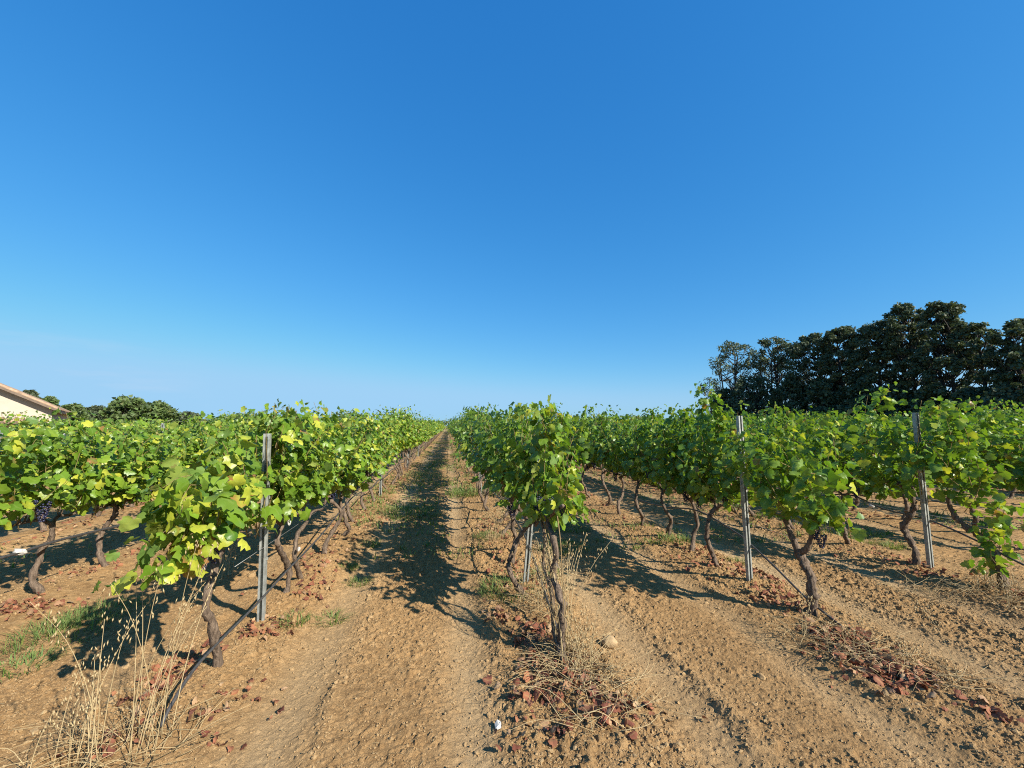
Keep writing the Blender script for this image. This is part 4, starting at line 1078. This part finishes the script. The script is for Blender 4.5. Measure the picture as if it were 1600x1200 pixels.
# ------------------------------------------------------------------ trees
def tree_mesh(seed, H, Rr, cb, stems, n_leaf, leaf, fill=1.0, flat=0.6):
    """stems dividing into limbs that each carry a clump of small leaves; the clumps fill a lobed dome"""
    rg = np.random.RandomState(seed); tb = MB(); lb = MB()
    nc = int(70 + 110 * fill); ph = rg.uniform(0, 6.28, 3)
    t = cb + (1 - cb) * rg.rand(nc) ** 0.75; a = rg.rand(nc) * 6.28
    prof = np.sqrt(np.clip(1 - ((t - 0.5) / 0.5) ** 2, 0.02, 1)) ** 0.8
    prof = np.where(t < 0.5, np.maximum(prof, 0.55 + 0.45 * fill), prof)
    lobe = 1 + 0.16 * np.sin(3 * a + ph[0] + 3 * t) + 0.10 * np.sin(5 * a + ph[1])
    r = Rr * prof * lobe * np.sqrt(rg.uniform(0.12, 1.0, nc)) * 0.93
    cl = np.stack([np.cos(a) * r, np.sin(a) * r, t * H * 0.955], 1)
    st = [tuple(np.clip(rg.normal(0, 0.16, 2), -0.16, 0.16) * Rr * (stems > 1)) for _ in range(stems)]
    tops = []
    for q in range(stems):
        lean = np.clip(np.array((rg.normal(0, 0.22), rg.normal(0, 0.22), 0)), -0.13, 0.13) * Rr * (1 if stems > 1 else 0.4)
        b = np.array((st[q][0], st[q][1], -0.1))
        P = smooth_path([b, b + lean * 0.3 + (0, 0, H * 0.3), b + lean * 0.8 + (0, 0, H * 0.6), b + lean * 1.1 + (0, 0, H * 0.84)], 5)
        tb.add(*tube(P, np.linspace(0.022, 0.004, len(P)) * H / math.sqrt(stems), 6)); tops.append(P)
    for c in cl[::1 if stems > 1 else 2]:
        P = tops[rg.randint(stems)]; zz = max(0.12 * H, c[2] - 0.8 * math.hypot(c[0], c[1]) - 0.05 * H)
        s0 = P[int(np.argmin(np.abs(P[:, 2] - zz)))]
        Q = smooth_path([s0, s0 * 0.5 + c * 0.5 + rg.normal(0, 0.03, 3) * H * 0.5 + (0, 0, -0.02 * H), c], 3)
        tb.add(*tube(Q, np.linspace(0.0055, 0.0015, len(Q)) * H, 4))
    per = max(6, int(n_leaf / nc))
    q = np.repeat(cl, per, 0); rad = np.repeat(rg.uniform(0.042, 0.078, nc) * H * min(1.0, 2.6 * Rr / H), per)[:, None]
    q = q + nrm(rg.normal(size=q.shape)) * rad * rg.rand(len(q), 1) ** 0.45 * (1.1, 1.1, flat + 0.15)
    N_ = rg.normal(size=q.shape) + (0, 0, 0.8); F_ = rg.normal(size=q.shape)
    tone = np.repeat(rg.rand(nc), per)
    C = leaf_colors(len(q), rg, 0.06, 0.0); C[:, 0] = np.clip(0.55 * tone + 0.45 * C[:, 0], 0, 1)
    put_leaves(lb, q, N_, F_, leaf * rg.uniform(0.6, 1.35, len(q)), C, 2, rg, 0, 0.3, 0.3)
    return tb, lb
def put_tree(name, p, seed, H, Rr, cb, stems, n_leaf, leaf, mat, lab, cat, group, fill=1.0, flat=0.6):
    root = empty(name, (p[0], p[1], gz(p[0], p[1]) if abs(p[0]) + abs(p[1]) < 100 else 0))
    tb, lb = tree_mesh(seed, H, Rr, cb, stems, n_leaf, leaf, fill, flat)
    tb.build('trunk', M['tree_bark'], root); lb.build('crown', mat, root)
    return tag(root, lab, cat, group)
def height_for(px, py, D): return at_dist(px, py, D)[2]

TG = 'dark trees in the belt on the right'
belt = [  # px of the trunk, py of the top, distance, crown radius px, stems, label
    (1150, 530, 47, 48, 3, 'airy multi stemmed tree at the left end of the dark belt'),
    (1215, 520, 45, 42, 3, 'open tree with pale top, second from the belt left end'),
    (1275, 517, 44, 42, 2, 'dark rounded tree in the middle of the lower belt'),
    (1322, 504, 42, 40, 1, 'dense tree where the belt begins to rise'),
    (1378, 495, 41, 46, 1, 'dense dark tree just left of the tallest crown'),
    (1428, 466, 40, 46, 2, 'tall tree with thin grey top, left of the twin peak'),
    (1487, 462, 38, 52, 2, 'tallest tree of the belt with a broad green crown'),
    (1548, 495, 37, 48, 1, 'tree right of the tallest crown with sky showing through'),
    (1606, 490, 36, 56, 2, 'tree cut by the right edge of the photo')]
for q, (px, py, D, rp, st, lab) in enumerate(belt):
    b = at_dist(px, 660, D); H = height_for(px, py, D); ang = math.atan((px - 800) / F_PX)
    Rr = rp * D * math.cos(ang) ** 2 / F_PX * 1.22
    airy = q in (0, 1, 7)
    put_tree('belt_tree', b, 800 + q, H, Rr, 0.14 if airy else 0.06, st, 8000 if airy else 23000, 0.135, M['tree_leaf'], lab, 'tree', TG, 0.22 if airy else 0.95)
# trees of a second line behind, closing the gaps low down
SG = 'dark shrubs at the foot of the belt'
shr = [(1135, 606, 45, 26, 'dark shrub under the left end of the tree belt'), (1180, 585, 44, 44, 'broad dark evergreen shrub below the airy trees'), (1240, 592, 43, 36, 'dark shrub right of the broad evergreen shrub'), (1295, 590, 42, 36, 'dark shrub under the middle of the belt'),
       (1350, 596, 40, 34, 'dark shrub where the belt rises'), (1405, 600, 39, 36, 'dark shrub below the left tall tree'), (1460, 600, 38, 34, 'dark shrub below the tallest tree'), (1515, 606, 36, 38, 'dark shrub right of the tallest tree'), (1575, 604, 35, 44, 'dark shrub near the right edge of the photo')]
for q, (px, py, D, rp, lab) in enumerate(shr):
    b = at_dist(px, 660, D); H = height_for(px, py, D); Rr = rp * D * math.cos(math.atan((px - 800) / F_PX)) ** 2 / F_PX * 1.1
    put_tree('dark_shrub', b, 850 + q, H, Rr, 0.02, 4, 8000, 0.17, M['tree_leaf'], lab, 'shrub', SG, 1.6)
LG = 'bushy trees beyond the left rows'
for q, (px, py, D, rp, lf, mt, lab) in enumerate([
    (195, 618, 34, 34, 0.26, 'bush_leaf', 'pale green fig like tree rising above the left rows'), (245, 628, 33, 30, 0.26, 'bush_leaf', 'dark leafy bush right of the pale fig like tree'), (292, 644, 52, 26, 0.30, 'tree_leaf', 'brownish bush fading behind the left rows'),
    (42, 608, 62, 18, 0.34, 'tree_leaf', 'small tree top showing above the tiled roof'), (75, 619, 60, 14, 0.34, 'bush_leaf', 'round green bush beside the roof eave'), (112, 632, 70, 26, 0.4, 'bush_leaf', 'olive green bush between house and fig like tree'), (150, 635, 75, 30, 0.4, 'tree_leaf', 'grey green scrub left of the fig like tree')]):
    b = at_dist(px, 660, D); H = height_for(px, py, D); Rr = rp * D * math.cos(math.atan((px - 800) / F_PX)) ** 2 / F_PX * 1.2
    put_tree('bushy_tree', b, 900 + q, H, Rr, 0.05, 3, 6500, lf * 0.72, M[mt], lab, 'tree', LG, 1.2)
# far woods along the horizon
mb = MB(); rg = np.random.RandomState(55)
for px in np.arange(-200, 1800, 3.5):
    D = 240 + 120 * vnoise(np.array([px * 0.01]), np.array([3.0]))[0] + rg.normal(0, 15)
    hh = 3 + 9 * vnoise(np.array([px * 0.022]), np.array([8.0]))[0] + rg.normal(0, 0.8)
    if 560 < px < 860: D *= 1.6; hh *= 0.8
    p = at_dist(px, 664, D); n = 46
    q = rg.normal(size=(n, 3)) * (2.2, 2.2, 0.0) + (p[0], p[1], 0); q[:, 2] = max(1.5, hh) * np.sqrt(rg.rand(n))
    C = leaf_colors(n, rg, 0.1, 0); C[:, 0] = np.clip(C[:, 0] * 0.5 + 0.5 * rg.rand(), 0, 1)
    put_leaves(mb, q, rg.normal(size=(n, 3)) + (0, -0.3, 0.6), rg.normal(size=(n, 3)), rg.uniform(0.9, 1.8, n), C, 2, rg)
tag(mb.build('far_wood', M['bush_leaf']), 'low line of distant woods along the horizon', 'woods', kind='stuff')

# ------------------------------------------------------------------ house
HY = 25.0
def at_y(px, py, Y):
    X, Yr, u = ray(px, py); t = Y / Yr
    return np.array((X * t, Y, CAM_H + u * t))
HD = 33.0                                                         # distance of the gable corner
hcx, hcy, _z = at_dist(80, 660, HD)
haz = math.atan2(hcx, hcy)
HROT = -haz - R(4)                                                # gable faces the vineyard
house = empty('farmhouse', (hcx, hcy, 0), HROT)
tag(house, 'cream plastered farmhouse with sloping tiled roof at the left edge', 'house')
hu = np.array((math.cos(HROT), math.sin(HROT)))                   # along the gable, to the right
def on_gable(px, py, off=0.0):
    X, Yr, u = ray(px, py); A2 = np.array([[X, -hu[0]], [Yr, -hu[1]]]); nrmv = np.array((-hu[1], hu[0]))
    t, l = np.linalg.solve(A2, np.array((hcx, hcy)) + off * nrmv)
    return np.array((l, off, CAM_H + u * t))
hx = 0.0
E_ = on_gable(94, 641, -0.4); U_ = on_gable(0, 603, -0.4)
slope = (U_[2] - E_[2]) / (E_[0] - U_[0])
ridge_w = 7.5                                                     # half width of the gable
zr = E_[2] + slope * ridge_w; dpt = 11.0
xE = E_[0] - hx
def roof_z(xl): return E_[2] + slope * (xE - xl) if xl > xE - ridge_w else zr - slope * ((xE - ridge_w) - xl)
wl, wr = xE - 2 * ridge_w + 0.5, 0.0
mb = MB()
prof = [(wl, -0.3), (wr, -0.3), (wr, roof_z(wr) - 0.14), (xE - ridge_w, zr - 0.14), (wl, roof_z(wl) - 0.14)]
n = len(prof); V = [(a_, 0, b_) for a_, b_ in prof] + [(a_, dpt, b_) for a_, b_ in prof]
T = [(0, 1, 2), (0, 2, 3), (0, 3, 4), (5, 7, 6), (5, 8, 7), (5, 9, 8)]
for i in range(n): j = (i + 1) % n; T += [(i, i + n, j + n), (i, j + n, j)]
mb.add(V, T, smooth=False); mb.build('wall', M['plaster'], house)
rb = MB(); tb = MB(); ov = 0.45
for s in (1, -1):
    xa = xE if s == 1 else xE - 2 * ridge_w; xr = xE - ridge_w
    za = E_[2]
    V = [(xa, -ov, za - 0.13), (xr, -ov, zr - 0.13), (xr, dpt + ov, zr - 0.13), (xa, dpt + ov, za - 0.13), (xa, -ov, za), (xr, -ov, zr), (xr, dpt + ov, zr), (xa, dpt + ov, za)]
    rb.add(V, BOX_T, smooth=False)
    for yv in np.arange(-ov + 0.09, dpt + ov, 0.22):              # courses of half round tiles
        nn = 14; xs_ = np.linspace(xa, xr, nn); P = np.stack([xs_, np.full(nn, yv) + rv.normal(0, .006, nn), np.linspace(za, zr, nn) + 0.015 + 0.015 * (np.arange(nn) % 2)], 1)
        tb.add(*tube(P, 0.085, 7))
roof = rb.build('roof', M['soffit'], house)
tb.build('roof_tiles', M['tile'], roof)
# tiled lean-to along the gable wall
zl = on_gable(30, 656, -0.6)[2]; xl0, xl1 = wl, on_gable(50, 656, -0.6)[0]
mb = MB(); mb.add([(xl0, -1.0, zl - 0.20), (xl1, -1.0, zl - 0.20), (xl1, 0.02, zl - 0.02), (xl0, 0.02, zl - 0.02), (xl0, -1.0, zl - 0.12), (xl1, -1.0, zl - 0.12), (xl1, 0.02, zl + 0.06), (xl0, 0.02, zl + 0.06)], BOX_T, smooth=False)
lean = mb.build('canopy', M['soffit'], house); tb = MB()
for xv in np.arange(xl0, xl1, 0.22): tb.add(*tube([(xv, -1.03, zl - 0.11), (xv, 0.0, zl + 0.07)], 0.08, 7))
tb.build('canopy_tiles', M['tile'], lean)
